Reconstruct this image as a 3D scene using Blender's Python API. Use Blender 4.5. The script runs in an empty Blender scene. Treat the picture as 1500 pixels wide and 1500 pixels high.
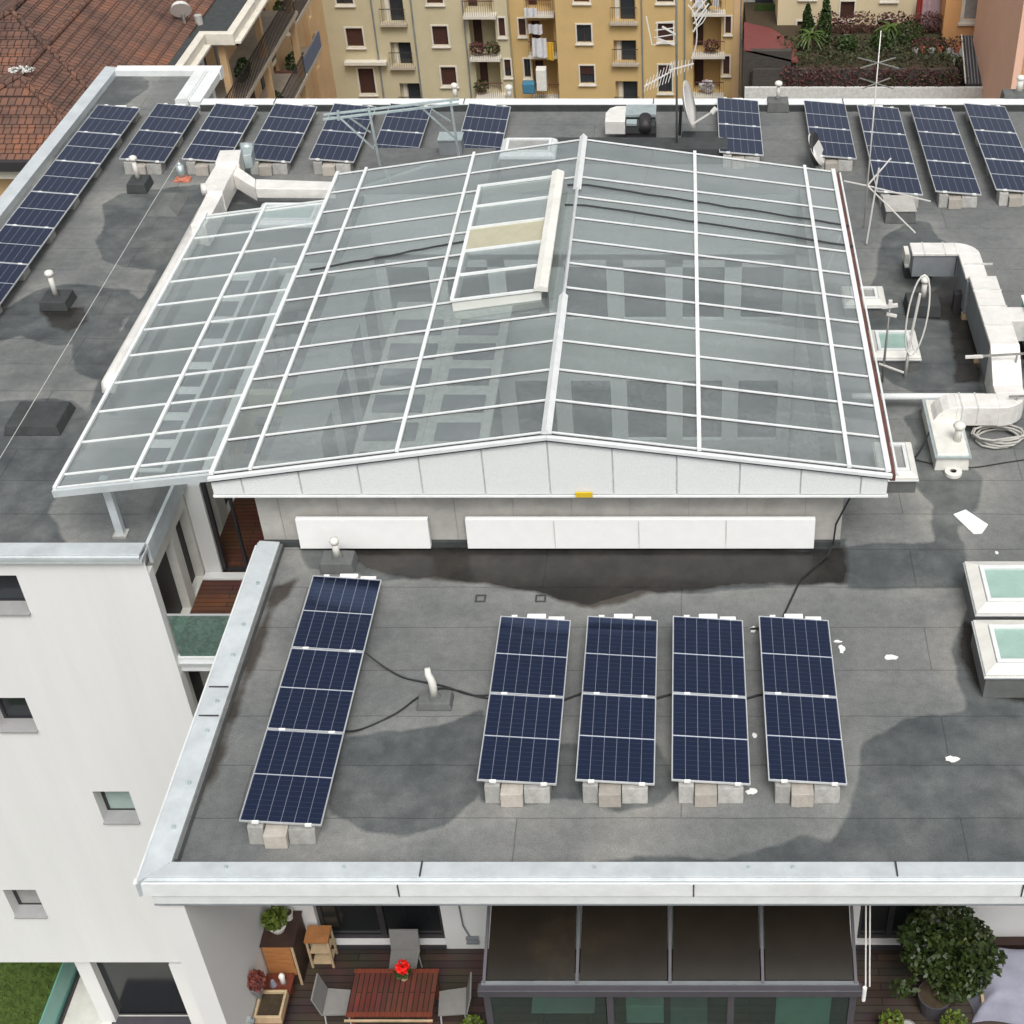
import bpy, bmesh, math, random
import numpy as np
from mathutils import Vector, Matrix
random.seed(7); np.random.seed(7)
S = bpy.context.scene; COL = S.collection
R = math.radians
# ------------------------------------------------------------------ survey helper
F = 2102.0; TH = math.atan(1700/2102); CT, ST = math.cos(TH), math.sin(TH); CZ = 16.2
def G(x, y, z=0.0):
    """plan position of a measured photo point that lies at height z"""
    v = (y-750)/F; t = (CZ-z)/(ST+v*CT)
    return ((x-1000)/F*t, (CT-v*ST)*t)
def V(x, y, Y):
    """(X, Z) of a measured photo point on the upright plane at depth Y"""
    v = (y-750)/F; t = Y/(CT-v*ST)
    return ((x-1000)/F*t, CZ-t*(ST+v*CT))
# ------------------------------------------------------------------ materials
M = {}
def mat(name, col, rough=.7, metal=0, var=.12, scale=3, bump=0, bscale=30, spec=.4, stains=0, stcol=None, vec=(1,1,1), coat=0):
    m = bpy.data.materials.new(name); m.use_nodes = True; n = m.node_tree; N = n.nodes; Lk = n.links.new
    p = N['Principled BSDF']; p.inputs['Roughness'].default_value = rough; p.inputs['Metallic'].default_value = metal
    p.inputs['Specular IOR Level'].default_value = spec
    if coat: p.inputs['Coat Weight'].default_value = coat
    c = (*col, 1)
    p.inputs['Base Color'].default_value = c
    tc = N.new('ShaderNodeTexCoord'); mp = N.new('ShaderNodeMapping'); mp.inputs['Scale'].default_value = vec
    Lk(tc.outputs['Object'], mp.inputs[0])
    if var:
        nz = N.new('ShaderNodeTexNoise'); nz.inputs['Scale'].default_value = scale; nz.inputs['Detail'].default_value = 8; nz.inputs['Roughness'].default_value = .65
        Lk(mp.outputs[0], nz.inputs['Vector'])
        mr = N.new('ShaderNodeMapRange'); mr.inputs[1].default_value = .3; mr.inputs[2].default_value = .7
        mr.inputs[3].default_value = 1-var; mr.inputs[4].default_value = 1+var
        Lk(nz.outputs[0], mr.inputs[0])
        mx = N.new('ShaderNodeVectorMath'); mx.operation = 'SCALE'; mx.inputs[0].default_value = col
        oi = N.new('ShaderNodeObjectInfo'); mo = N.new('ShaderNodeMath'); mo.operation='MULTIPLY_ADD'; rv = .3 if name.startswith(('concrete','linen','shutter','alu')) else .03; mo.inputs[1].default_value=rv; mo.inputs[2].default_value=1-rv/2
        Lk(oi.outputs['Random'], mo.inputs[0]); mm = N.new('ShaderNodeMath'); mm.operation='MULTIPLY'; Lk(mo.outputs[0],mm.inputs[0]); Lk(mr.outputs[0],mm.inputs[1])
        Lk(mm.outputs[0], mx.inputs['Scale']); out = mx.outputs[0]
        if stains:
            n2 = N.new('ShaderNodeTexNoise'); n2.inputs['Scale'].default_value = scale*.45; n2.inputs['Detail'].default_value = 10; n2.inputs['Roughness'].default_value = .7
            Lk(mp.outputs[0], n2.inputs['Vector'])
            r2 = N.new('ShaderNodeMapRange'); r2.inputs[1].default_value = .55; r2.inputs[2].default_value = .75; r2.inputs[4].default_value = stains
            Lk(n2.outputs[0], r2.inputs[0])
            m2 = N.new('ShaderNodeMix'); m2.data_type = 'RGBA'; m2.inputs[7].default_value = (*(stcol or (col[0]*.4, col[1]*.38, col[2]*.34)), 1)
            Lk(r2.outputs[0], m2.inputs[0]); Lk(out, m2.inputs[6]); out = m2.outputs[2]
        Lk(out, p.inputs['Base Color'])
    if bump:
        nb = N.new('ShaderNodeTexNoise'); nb.inputs['Scale'].default_value = bscale; nb.inputs['Detail'].default_value = 4
        Lk(mp.outputs[0], nb.inputs['Vector'])
        b = N.new('ShaderNodeBump'); b.inputs['Strength'].default_value = bump; b.inputs['Distance'].default_value = .02
        Lk(nb.outputs[0], b.inputs['Height']); Lk(b.outputs[0], p.inputs['Normal'])
    M[name] = m; return m
mat('plaster', (.72,.715,.70), .85, var=.03, scale=.5, bump=.15, bscale=60, stains=.14, stcol=(.62,.60,.55))
mat('cap', (.56,.60,.615), .45, .25, var=.14, scale=2, stains=.35, stcol=(.36,.38,.38), bump=.1, bscale=8)
mat('whitemetal', (.68,.70,.695), .5, .0, var=.08, scale=3, stains=.3, stcol=(.45,.42,.36))
mat('panelwhite', (.80,.80,.79), .6, var=.03, scale=4)
mat('facade', (.72,.72,.71), .85, var=.03, scale=1, bump=.15, bscale=40, stains=.22, stcol=(.62,.61,.58), vec=(2.2,1,.16))
mat('fasciapoly', (.73,.75,.74), .6, var=.07, scale=55, bump=.5, bscale=45)
mat('duct', (.80,.78,.74), .42, .25, var=.1, scale=3, stains=.35, stcol=(.55,.45,.36), bump=.9, bscale=6)
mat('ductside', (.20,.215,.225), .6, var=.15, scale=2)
mat('galv', (.52,.60,.60), .4, .6, var=.15, scale=6)
mat('concrete', (.33,.325,.305), .9, var=.2, scale=9, bump=.4, bscale=50, stains=.4)
mat('concrete2', (.37,.34,.30), .9, var=.15, scale=9, bump=.4, bscale=50)
mat('bitumen', (.045,.05,.05), .8, var=.25, scale=4, bump=.4, bscale=60)
mat('bitumenl', (.12,.125,.122), .85, var=.2, scale=4, bump=.4, bscale=60)
mat('wallgrey', (.40,.39,.36), .85, var=.15, scale=3, stains=.5, stcol=(.25,.235,.2), bump=.2)
mat('alu', (.72,.74,.75), .4, .5, var=.05, scale=5)
mat('darkframe', (.035,.032,.035), .5, var=.1)
mat('purpleframe', (.085,.08,.092), .5, .2, var=.1)
mat('black', (.012,.012,.013), .5, var=0)
mat('rubber', (.018,.018,.02), .6, var=0)
mat('blackglass', (.012,.014,.016), .12, var=0, spec=.5)
mat('winglass', (.03,.035,.04), .08, var=.3, scale=.6, spec=.6)
mat('grayglass', (.33,.42,.39), .15, var=.1, scale=2)
mat('greenglass', (.10,.24,.19), .1, var=.1, scale=1, spec=.6)
mat('tealglass', (.14,.38,.33), .15, var=.15, scale=.8, spec=.6)
mat('greypane', (.30,.30,.29), .2, var=.2, scale=2)
mat('skyglass', (.30,.43,.38), .12, var=.12, scale=3, spec=.6)
mat('sill', (.30,.30,.30), .7, var=.1)
mat('offwhite', (.66,.65,.60), .7, var=.1, scale=3, stains=.4, stcol=(.4,.37,.3))
mat('redwood', (.15,.035,.018), .6, var=.35, scale=3, vec=(14,1,1))
mat('wood', (.40,.17,.06), .6, var=.25, scale=3, vec=(1,1,6))
mat('paletimber', (.48,.36,.22), .7, var=.2, scale=4)
mat('browncab', (.045,.024,.018), .6, var=.25, scale=4)
mat('terracotta', (.45,.16,.10), .8, var=.1)
mat('soil', (.05,.035,.02), .95, var=.3, scale=12)
mat('linen', (.20,.195,.185), .9, var=.08, scale=8)
mat('cover', (.30,.30,.37), .7, var=.2, scale=1.5, bump=.5, bscale=6)
mat('leafdark', (.030,.055,.012), .5, var=.5, scale=9)
mat('leafmix', (.028,.046,.010), .45, var=.6, scale=7, stains=.8, stcol=(.15,.19,.02))
mat('leaflight', (.10,.14,.02), .5, var=.4, scale=9)
mat('palmleaf', (.055,.095,.015), .5, var=.4, scale=4)
mat('leafred', (.09,.035,.03), .7, var=.5, scale=5)
mat('leafbrown', (.040,.050,.018), .7, var=.5, scale=3, stains=.5, stcol=(.06,.035,.022))
mat('leafdry', (.16,.04,.03), .7, var=.4, scale=15)
mat('bark', (.10,.07,.045), .9, var=.3, scale=8)
mat('redflower', (.85,.015,.01), .5, var=.1)
mat('grass', (.065,.105,.018), .9, var=.45, scale=5, bump=.8, bscale=40)
mat('ground', (.10,.10,.09), .95, var=.3, scale=.4)
mat('paleyellow', (.50,.44,.29), .88, var=.09, scale=.5, stains=.25, stcol=(.45,.38,.23))
mat('orangeyellow', (.54,.38,.17), .88, var=.08, scale=.5, stains=.2, stcol=(.5,.32,.12))
mat('ochre', (.60,.40,.22), .88, var=.1, scale=.5, stains=.25)
mat('cream', (.58,.49,.32), .88, var=.07, scale=.4)
mat('pinkwall', (.80,.50,.37), .88, var=.05, scale=.4)
mat('orangewall', (.62,.33,.14), .88, var=.08, scale=.6)
mat('stonewhite', (.62,.58,.50), .8, var=.1, scale=2)
mat('shutter', (.055,.022,.016), .6, var=.3, scale=2, vec=(1,1,14))
mat('iron', (.04,.03,.03), .6, var=0)
mat('rustbalc', (.12,.05,.04), .7, var=.3, scale=3)
mat('slab', (.42,.36,.28), .8, var=.15, scale=3)
mat('bluebalc', (.10,.13,.20), .6, var=.3, scale=8)
mat('clothpale', (.60,.60,.62), .9, var=.15, scale=4)
mat('clothyellow', (.65,.42,.05), .9, var=.1)
mat('clothpink', (.42,.30,.32), .9, var=.15, scale=2)
mat('clothred', (.40,.06,.05), .9, var=.1)
mat('clothblue', (.05,.18,.28), .9, var=.1)
mat('redmetal', (.17,.045,.045), .6, var=.2, scale=2, vec=(12,1,1))
mat('darkwallm', (.055,.048,.042), .9, var=.35, scale=3, vec=(1,1,8))
mat('grooved', (.05,.045,.05), .7, var=.5, scale=2, vec=(12,.3,1))
mat('ripple', (.6,.6,.56), .7, var=.05)
mat('yellowsign', (.65,.45,.02), .6, var=0)
mat('beige', (.42,.40,.29), .7, var=.08, scale=4)
mat('antenna', (.72,.70,.66), .45, .2, var=0)
mat('mastm', (.30,.30,.28), .5, .4, var=.2, scale=5)
mat('interiorwall', (.74,.75,.73), .8, var=.06, scale=1)
mat('darkslate', (.10,.105,.12), .7, var=.2)
mat('interiorfloor', (.34,.36,.34), .8, var=.2, scale=1.5)
mat('blotch', (.80,.80,.77), .7, var=.1)
mat('limewash', (.55,.55,.52), .8, var=.2, scale=6)

def deck_mat(name, col, col2, width, length, axis='x'):
    m = bpy.data.materials.new(name); m.use_nodes = True; n = m.node_tree; N = n.nodes; Lk = n.links.new
    p = N['Principled BSDF']; p.inputs['Roughness'].default_value = .65
    tc = N.new('ShaderNodeTexCoord'); mp = N.new('ShaderNodeMapping')
    if axis == 'y': mp.inputs['Rotation'].default_value = (0,0,R(90))
    b = N.new('ShaderNodeTexBrick'); b.inputs['Scale'].default_value = 1; b.inputs['Brick Width'].default_value = length
    b.inputs['Row Height'].default_value = width; b.inputs['Mortar Size'].default_value = .008
    b.inputs['Color1'].default_value = (*col,1); b.inputs['Color2'].default_value = (*col2,1); b.inputs['Mortar'].default_value = (.01,.007,.005,1)
    nz = N.new('ShaderNodeTexNoise'); nz.inputs['Scale'].default_value = 2; nz.inputs['Detail'].default_value = 8
    mx = N.new('ShaderNodeMix'); mx.data_type='RGBA'; mx.blend_type='MULTIPLY'; mx.inputs[0].default_value=.8
    Lk(tc.outputs['Object'], mp.inputs[0]); Lk(mp.outputs[0], b.inputs['Vector']); Lk(tc.outputs['Object'], nz.inputs['Vector'])
    Lk(b.outputs['Color'], mx.inputs[6]); Lk(nz.outputs['Color'], mx.inputs[7]); Lk(mx.outputs[2], p.inputs['Base Color'])
    M[name] = m
deck_mat('deck', (.105,.066,.047), (.065,.044,.035), .14, 2.2)
deck_mat('tableslats', (.22,.05,.03), (.15,.035,.022), .085, 50, 'y')
deck_mat('loggiadeck', (.21,.075,.038), (.15,.052,.03), .12, 2.5)

def roofing():
    m = bpy.data.materials.new('roofing'); m.use_nodes = True; n = m.node_tree; N = n.nodes; Lk = n.links.new
    p = N['Principled BSDF']
    tc = N.new('ShaderNodeTexCoord')
    b = N.new('ShaderNodeTexBrick'); b.inputs['Scale'].default_value = 1; b.inputs['Brick Width'].default_value = 6.3; b.inputs['Row Height'].default_value = .98
    b.inputs['Mortar Size'].default_value = .013; b.inputs['Mortar Smooth'].default_value = .6; b.offset = .37
    b.inputs['Color1'].default_value = (1.03,1.03,1.03,1); b.inputs['Color2'].default_value = (.965,.965,.965,1); b.inputs['Mortar'].default_value = (.6,.6,.6,1)
    nw = N.new('ShaderNodeTexNoise'); nw.inputs['Scale'].default_value = 1.3; nw.inputs['Detail'].default_value = 3
    va = N.new('ShaderNodeVectorMath'); va.operation='MULTIPLY_ADD'; va.inputs[1].default_value=(.05,.05,0)
    Lk(tc.outputs['Object'], nw.inputs['Vector']); Lk(nw.outputs['Color'], va.inputs[0]); Lk(tc.outputs['Object'], va.inputs[2]); Lk(va.outputs[0], b.inputs['Vector'])
    nz = N.new('ShaderNodeTexNoise'); nz.inputs['Scale'].default_value = .55; nz.inputs['Detail'].default_value = 10; nz.inputs['Roughness'].default_value = .62
    Lk(tc.outputs['Object'], nz.inputs['Vector'])
    cr = N.new('ShaderNodeValToRGB'); e = cr.color_ramp.elements
    e[0].position=.3; e[0].color=(.104,.112,.112,1); e[1].position=.7; e[1].color=(.188,.187,.177,1)
    x = e.new(.5); x.color=(.147,.152,.149,1)
    Lk(nz.outputs[0], cr.inputs[0])
    # fine grain + streaks along the sheets
    ng = N.new('ShaderNodeTexNoise'); ng.inputs['Scale'].default_value = 55; ng.inputs['Detail'].default_value = 3
    mp = N.new('ShaderNodeMapping'); mp.inputs['Scale'].default_value=(.5,2.5,1)
    ns = N.new('ShaderNodeTexNoise'); ns.inputs['Scale'].default_value = 1.1; ns.inputs['Detail'].default_value = 6
    Lk(tc.outputs['Object'], ng.inputs['Vector']); Lk(tc.outputs['Object'], mp.inputs[0]); Lk(mp.outputs[0], ns.inputs['Vector'])
    def rng(a,b_,c,d,src):
        r = N.new('ShaderNodeMapRange'); r.inputs[1].default_value=a; r.inputs[2].default_value=b_; r.inputs[3].default_value=c; r.inputs[4].default_value=d
        Lk(src, r.inputs[0]); return r.outputs[0]
    def mul(a,b_):
        q = N.new('ShaderNodeMix'); q.data_type='RGBA'; q.blend_type='MULTIPLY'; q.inputs[0].default_value=1; Lk(a,q.inputs[6]); Lk(b_,q.inputs[7]); return q.outputs[2]
    c = mul(cr.outputs[0], b.outputs['Color'])
    nm_ = N.new('ShaderNodeTexNoise'); nm_.inputs['Scale'].default_value = 5.5; nm_.inputs['Detail'].default_value = 10; nm_.inputs['Roughness'].default_value = .75; Lk(tc.outputs['Object'], nm_.inputs['Vector'])
    c = mul(c, rng(.3,.7,.82,1.18,nm_.outputs[0]))
    c = mul(c, rng(.3,.7,.78,1.22,ng.outputs[0])); c = mul(c, rng(.3,.7,.965,1.035,ns.outputs[0]))
    # wet areas: stored signed distance + noise
    at = N.new('ShaderNodeAttribute'); at.attribute_name='wet'; at2 = N.new('ShaderNodeAttribute'); at2.attribute_name='puddle'
    ne = N.new('ShaderNodeTexNoise'); ne.inputs['Scale'].default_value = 1.6; ne.inputs['Detail'].default_value = 7; ne.inputs['Roughness'].default_value=.55
    Lk(tc.outputs['Object'], ne.inputs['Vector'])
    def mask(src, amp, w):
        a = N.new('ShaderNodeMath'); a.operation='MULTIPLY_ADD'; a.inputs[1].default_value=amp; Lk(ne.outputs[0],a.inputs[0])
        s = N.new('ShaderNodeMath'); s.operation='ADD'; Lk(src,s.inputs[0]); Lk(a.outputs[0],s.inputs[1]); a.inputs[2].default_value=-amp*.5
        return rng(-w,w,0,1,s.outputs[0])
    wm = mask(at.outputs['Fac'], .28, .03); pm = mask(at2.outputs['Fac'], .35, .05)
    q = N.new('ShaderNodeMix'); q.data_type='RGBA'; q.blend_type='MULTIPLY'; Lk(wm,q.inputs[0]); Lk(c,q.inputs[6]); nv=N.new('ShaderNodeTexNoise'); nv.inputs['Scale'].default_value=2.3; nv.inputs['Detail'].default_value=8; Lk(tc.outputs['Object'],nv.inputs['Vector']); wc=N.new('ShaderNodeValToRGB'); wc.color_ramp.elements[0].position=.35; wc.color_ramp.elements[0].color=(.38,.41,.44,1); wc.color_ramp.elements[1].position=.68; wc.color_ramp.elements[1].color=(.60,.64,.66,1); Lk(nv.outputs[0],wc.inputs[0]); Lk(wc.outputs[0],q.inputs[7])
    # dried tide mark beside each wet patch
    q2 = N.new('ShaderNodeMix'); q2.data_type='RGBA'; q2.blend_type='MULTIPLY'; Lk(pm,q2.inputs[0]); Lk(q.outputs[2],q2.inputs[6]); q2.inputs[7].default_value=(.34,.29,.26,1)
    rim = N.new('ShaderNodeMapRange'); rim.inputs[1].default_value=-.55; rim.inputs[2].default_value=-.02; rim.inputs[3].default_value=0; rim.inputs[4].default_value=1; Lk(at.outputs['Fac'],rim.inputs[0])
    r4 = N.new('ShaderNodeMath'); r4.operation='MULTIPLY'; Lk(rim.outputs[0],r4.inputs[0]); Lk(nz.outputs[0],r4.inputs[1])
    q5 = N.new('ShaderNodeMix'); q5.data_type='RGBA'; q5.blend_type='MULTIPLY'; Lk(r4.outputs[0],q5.inputs[0]); Lk(q2.outputs[2],q5.inputs[6]); q5.inputs[7].default_value=(1.45,1.42,1.36,1)
    Lk(q5.outputs[2], p.inputs['Base Color'])
    ro = N.new('ShaderNodeMath'); ro.operation='MULTIPLY_ADD'; Lk(wm,ro.inputs[0]); ro.inputs[1].default_value=-.28; ro.inputs[2].default_value=.86
    r3 = N.new('ShaderNodeMath'); r3.operation='MULTIPLY_ADD'; Lk(pm,r3.inputs[0]); r3.inputs[1].default_value=-.40; Lk(ro.outputs[0],r3.inputs[2])
    Lk(r3.outputs[0], p.inputs['Roughness']); p.inputs['Specular IOR Level'].default_value=.4
    bp = N.new('ShaderNodeBump'); bp.inputs['Strength'].default_value=.35; bp.inputs['Distance'].default_value=.01; Lk(ng.outputs[0],bp.inputs['Height']); Lk(bp.outputs[0],p.inputs['Normal'])
    M['roofing'] = m
roofing()

def cellmat():
    m = bpy.data.materials.new('solarcells'); m.use_nodes = True; n = m.node_tree; N = n.nodes; Lk = n.links.new
    p = N['Principled BSDF']; p.inputs['Roughness'].default_value=.12; p.inputs['IOR'].default_value=1.75; p.inputs['Specular IOR Level'].default_value=.75; p.inputs['Specular Tint'].default_value=(.40,.56,1,1)
    uv = N.new('ShaderNodeUVMap'); sp = N.new('ShaderNodeSeparateXYZ'); Lk(uv.outputs[0], sp.inputs[0])
    def lines(src, cnt, w, off=0):
        a = N.new('ShaderNodeMath'); a.operation='MULTIPLY_ADD'; a.inputs[1].default_value=cnt; a.inputs[2].default_value=.5+off; Lk(src,a.inputs[0])
        f = N.new('ShaderNodeMath'); f.operation='FRACT'; Lk(a.outputs[0],f.inputs[0])
        s = N.new('ShaderNodeMath'); s.operation='SUBTRACT'; s.inputs[1].default_value=.5; Lk(f.outputs[0],s.inputs[0])
        b = N.new('ShaderNodeMath'); b.operation='ABSOLUTE'; Lk(s.outputs[0],b.inputs[0])
        l = N.new('ShaderNodeMath'); l.operation='LESS_THAN'; l.inputs[1].default_value=w; Lk(b.outputs[0],l.inputs[0]); return l.outputs[0]
    colv = lines(sp.outputs[0], 6, .02); rowh = lines(sp.outputs[1], 18, .028); bus = lines(sp.outputs[0], 60, .10)
    nz = N.new('ShaderNodeTexNoise'); nz.inputs['Scale'].default_value=2; tc = N.new('ShaderNodeTexCoord'); Lk(tc.outputs['Object'],nz.inputs['Vector'])
    cr = N.new('ShaderNodeValToRGB'); cr.color_ramp.elements[0].position=.3; cr.color_ramp.elements[0].color=(.002,.0035,.012,1); cr.color_ramp.elements[1].position=.7; cr.color_ramp.elements[1].color=(.003,.005,.018,1)
    Lk(nz.outputs[0],cr.inputs[0])
    def mixc(fac, a, colr, k):
        q = N.new('ShaderNodeMix'); q.data_type='RGBA'; mm=N.new('ShaderNodeMath'); mm.operation='MULTIPLY'; mm.inputs[1].default_value=k
        Lk(fac,mm.inputs[0]); Lk(mm.outputs[0],q.inputs[0]); Lk(a,q.inputs[6]); q.inputs[7].default_value=(*colr,1); return q.outputs[2]
    c = mixc(bus, cr.outputs[0], (.25,.28,.34), .03); c = mixc(rowh, c, (.30,.33,.40), .10); c = mixc(colv, c, (.50,.53,.60), .36)
    Lk(c,p.inputs['Base Color']); oi=N.new('ShaderNodeObjectInfo'); ro=N.new('ShaderNodeMath'); ro.operation='MULTIPLY_ADD'; ro.inputs[1].default_value=.14; ro.inputs[2].default_value=.07; Lk(oi.outputs['Random'],ro.inputs[0]); Lk(ro.outputs[0],p.inputs['Roughness']); M['cells']=m
cellmat()

def tilemat(name, axis):
    """clay tile roof: courses every .36 m up the slope, pans along it; geometry below adds the steps"""
    m = bpy.data.materials.new(name); m.use_nodes=True; n=m.node_tree; N=n.nodes; Lk=n.links.new
    p=N['Principled BSDF']; p.inputs['Roughness'].default_value=.9
    tc=N.new('ShaderNodeTexCoord'); mp=N.new('ShaderNodeMapping')
    if axis=='y': mp.inputs['Rotation'].default_value=(0,0,R(90))
    b=N.new('ShaderNodeTexBrick'); b.inputs['Scale'].default_value=1; b.inputs['Brick Width'].default_value=.24; b.inputs['Row Height'].default_value=.36; b.inputs['Mortar Size'].default_value=.022; b.inputs['Mortar Smooth'].default_value=.5
    b.inputs['Color1'].default_value=(.175,.088,.062,1); b.inputs['Color2'].default_value=(.12,.07,.055,1); b.inputs['Mortar'].default_value=(.05,.028,.022,1)
    Lk(tc.outputs['Object'],mp.inputs[0]); Lk(mp.outputs[0],b.inputs['Vector'])
    nz=N.new('ShaderNodeTexNoise'); nz.inputs['Scale'].default_value=.5; nz.inputs['Detail'].default_value=9; nz.inputs['Roughness'].default_value=.7; Lk(tc.outputs['Object'],nz.inputs['Vector'])
    cr=N.new('ShaderNodeValToRGB'); e=cr.color_ramp.elements; e[0].position=.36; e[0].color=(.55,.52,.52,1); e[1].position=.68; e[1].color=(1.45,1.15,.9,1); x=e.new(.5); x.color=(1,.95,.9,1); Lk(nz.outputs[0],cr.inputs[0])
    mx=N.new('ShaderNodeMix'); mx.data_type='RGBA'; mx.blend_type='MULTIPLY'; mx.inputs[0].default_value=1; Lk(b.outputs['Color'],mx.inputs[6]); Lk(cr.outputs[0],mx.inputs[7]); Lk(mx.outputs[2],p.inputs['Base Color'])
    bp=N.new('ShaderNodeBump'); bp.inputs['Strength'].default_value=.9; bp.inputs['Distance'].default_value=.05; Lk(b.outputs['Fac'],bp.inputs['Height']); bp.invert=True; Lk(bp.outputs[0],p.inputs['Normal'])
    M[name]=m
tilemat('tilesx','x'); tilemat('tilesy','y')

def glassmat(name, tint, dirt, dirtcol, rough=.03):
    m=bpy.data.materials.new(name); m.use_nodes=True; n=m.node_tree; N=n.nodes; Lk=n.links.new
    for q in list(N):
        if q.type=='BSDF_PRINCIPLED': N.remove(q)
    o=[q for q in N if q.type=='OUTPUT_MATERIAL'][0]
    tr=N.new('ShaderNodeBsdfTransparent'); tr.inputs[0].default_value=(*tint,1)
    df=N.new('ShaderNodeBsdfDiffuse'); df.inputs[0].default_value=(*dirtcol,1)
    nz=N.new('ShaderNodeTexNoise'); nz.inputs['Scale'].default_value=.9; nz.inputs['Detail'].default_value=7; tc=N.new('ShaderNodeTexCoord'); mp=N.new('ShaderNodeMapping'); mp.inputs['Scale'].default_value=(1,3,1)
    Lk(tc.outputs['Object'],mp.inputs[0]); Lk(mp.outputs[0],nz.inputs['Vector'])
    mr=N.new('ShaderNodeMapRange'); mr.inputs[1].default_value=.3; mr.inputs[2].default_value=.7; mr.inputs[3].default_value=dirt*.8; mr.inputs[4].default_value=dirt*1.2; Lk(nz.outputs[0],mr.inputs[0])
    sx=N.new('ShaderNodeVectorMath'); sx.operation='MULTIPLY'; sx.inputs[1].default_value=(.40,1.075,0); Lk(tc.outputs['Object'],sx.inputs[0])
    fl=N.new('ShaderNodeVectorMath'); fl.operation='FLOOR'; Lk(sx.outputs[0],fl.inputs[0]); wn=N.new('ShaderNodeTexWhiteNoise'); Lk(fl.outputs[0],wn.inputs['Vector'])
    wr=N.new('ShaderNodeMath'); wr.operation='MULTIPLY_ADD'; wr.inputs[1].default_value=.5; wr.inputs[2].default_value=.75; Lk(wn.outputs['Value'],wr.inputs[0])
    n3=N.new('ShaderNodeTexNoise'); n3.inputs['Scale'].default_value=14; n3.inputs['Detail'].default_value=6; Lk(tc.outputs['Object'],n3.inputs['Vector'])
    w3=N.new('ShaderNodeMapRange'); w3.inputs[1].default_value=.35; w3.inputs[2].default_value=.7; w3.inputs[3].default_value=.8; w3.inputs[4].default_value=1.3; Lk(n3.outputs[0],w3.inputs[0])
    p1=N.new('ShaderNodeMath'); p1.operation='MULTIPLY'; Lk(wr.outputs[0],p1.inputs[0]); Lk(mr.outputs[0],p1.inputs[1]); p2=N.new('ShaderNodeMath'); p2.operation='MULTIPLY'; Lk(p1.outputs[0],p2.inputs[0]); Lk(w3.outputs[0],p2.inputs[1])
    m1=N.new('ShaderNodeMixShader'); Lk(p2.outputs[0],m1.inputs[0]); Lk(tr.outputs[0],m1.inputs[1]); Lk(df.outputs[0],m1.inputs[2])
    gl=N.new('ShaderNodeBsdfGlossy'); gl.inputs['Roughness'].default_value=rough; gl.inputs[0].default_value=(.9,.97,.96,1)
    fr=N.new('ShaderNodeLayerWeight'); fr.inputs[0].default_value=.5
    k0=N.new('ShaderNodeMath'); k0.operation='POWER'; k0.inputs[1].default_value=3.5; Lk(fr.outputs['Facing'],k0.inputs[0])
    k=N.new('ShaderNodeMath'); k.operation='MULTIPLY_ADD'; k.inputs[1].default_value=.85; k.inputs[2].default_value=.055; Lk(k0.outputs[0],k.inputs[0])
    m2=N.new('ShaderNodeMixShader'); Lk(k.outputs[0],m2.inputs[0]); Lk(m1.outputs[0],m2.inputs[1]); Lk(gl.outputs[0],m2.inputs[2]); Lk(m2.outputs[0],o.inputs[0])
    M[name]=m
glassmat('roofglass',(.88,.91,.91),.17,(.47,.50,.495))
glassmat('wgglass',(.62,.74,.70),.04,(.3,.4,.36))
glassmat('balglass',(.35,.52,.45),.5,(.24,.36,.31))
mat('wgroof', (.016,.012,.008), .22, var=.25, scale=1.2, spec=.25, stains=.5, stcol=(.05,.042,.02))

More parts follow.
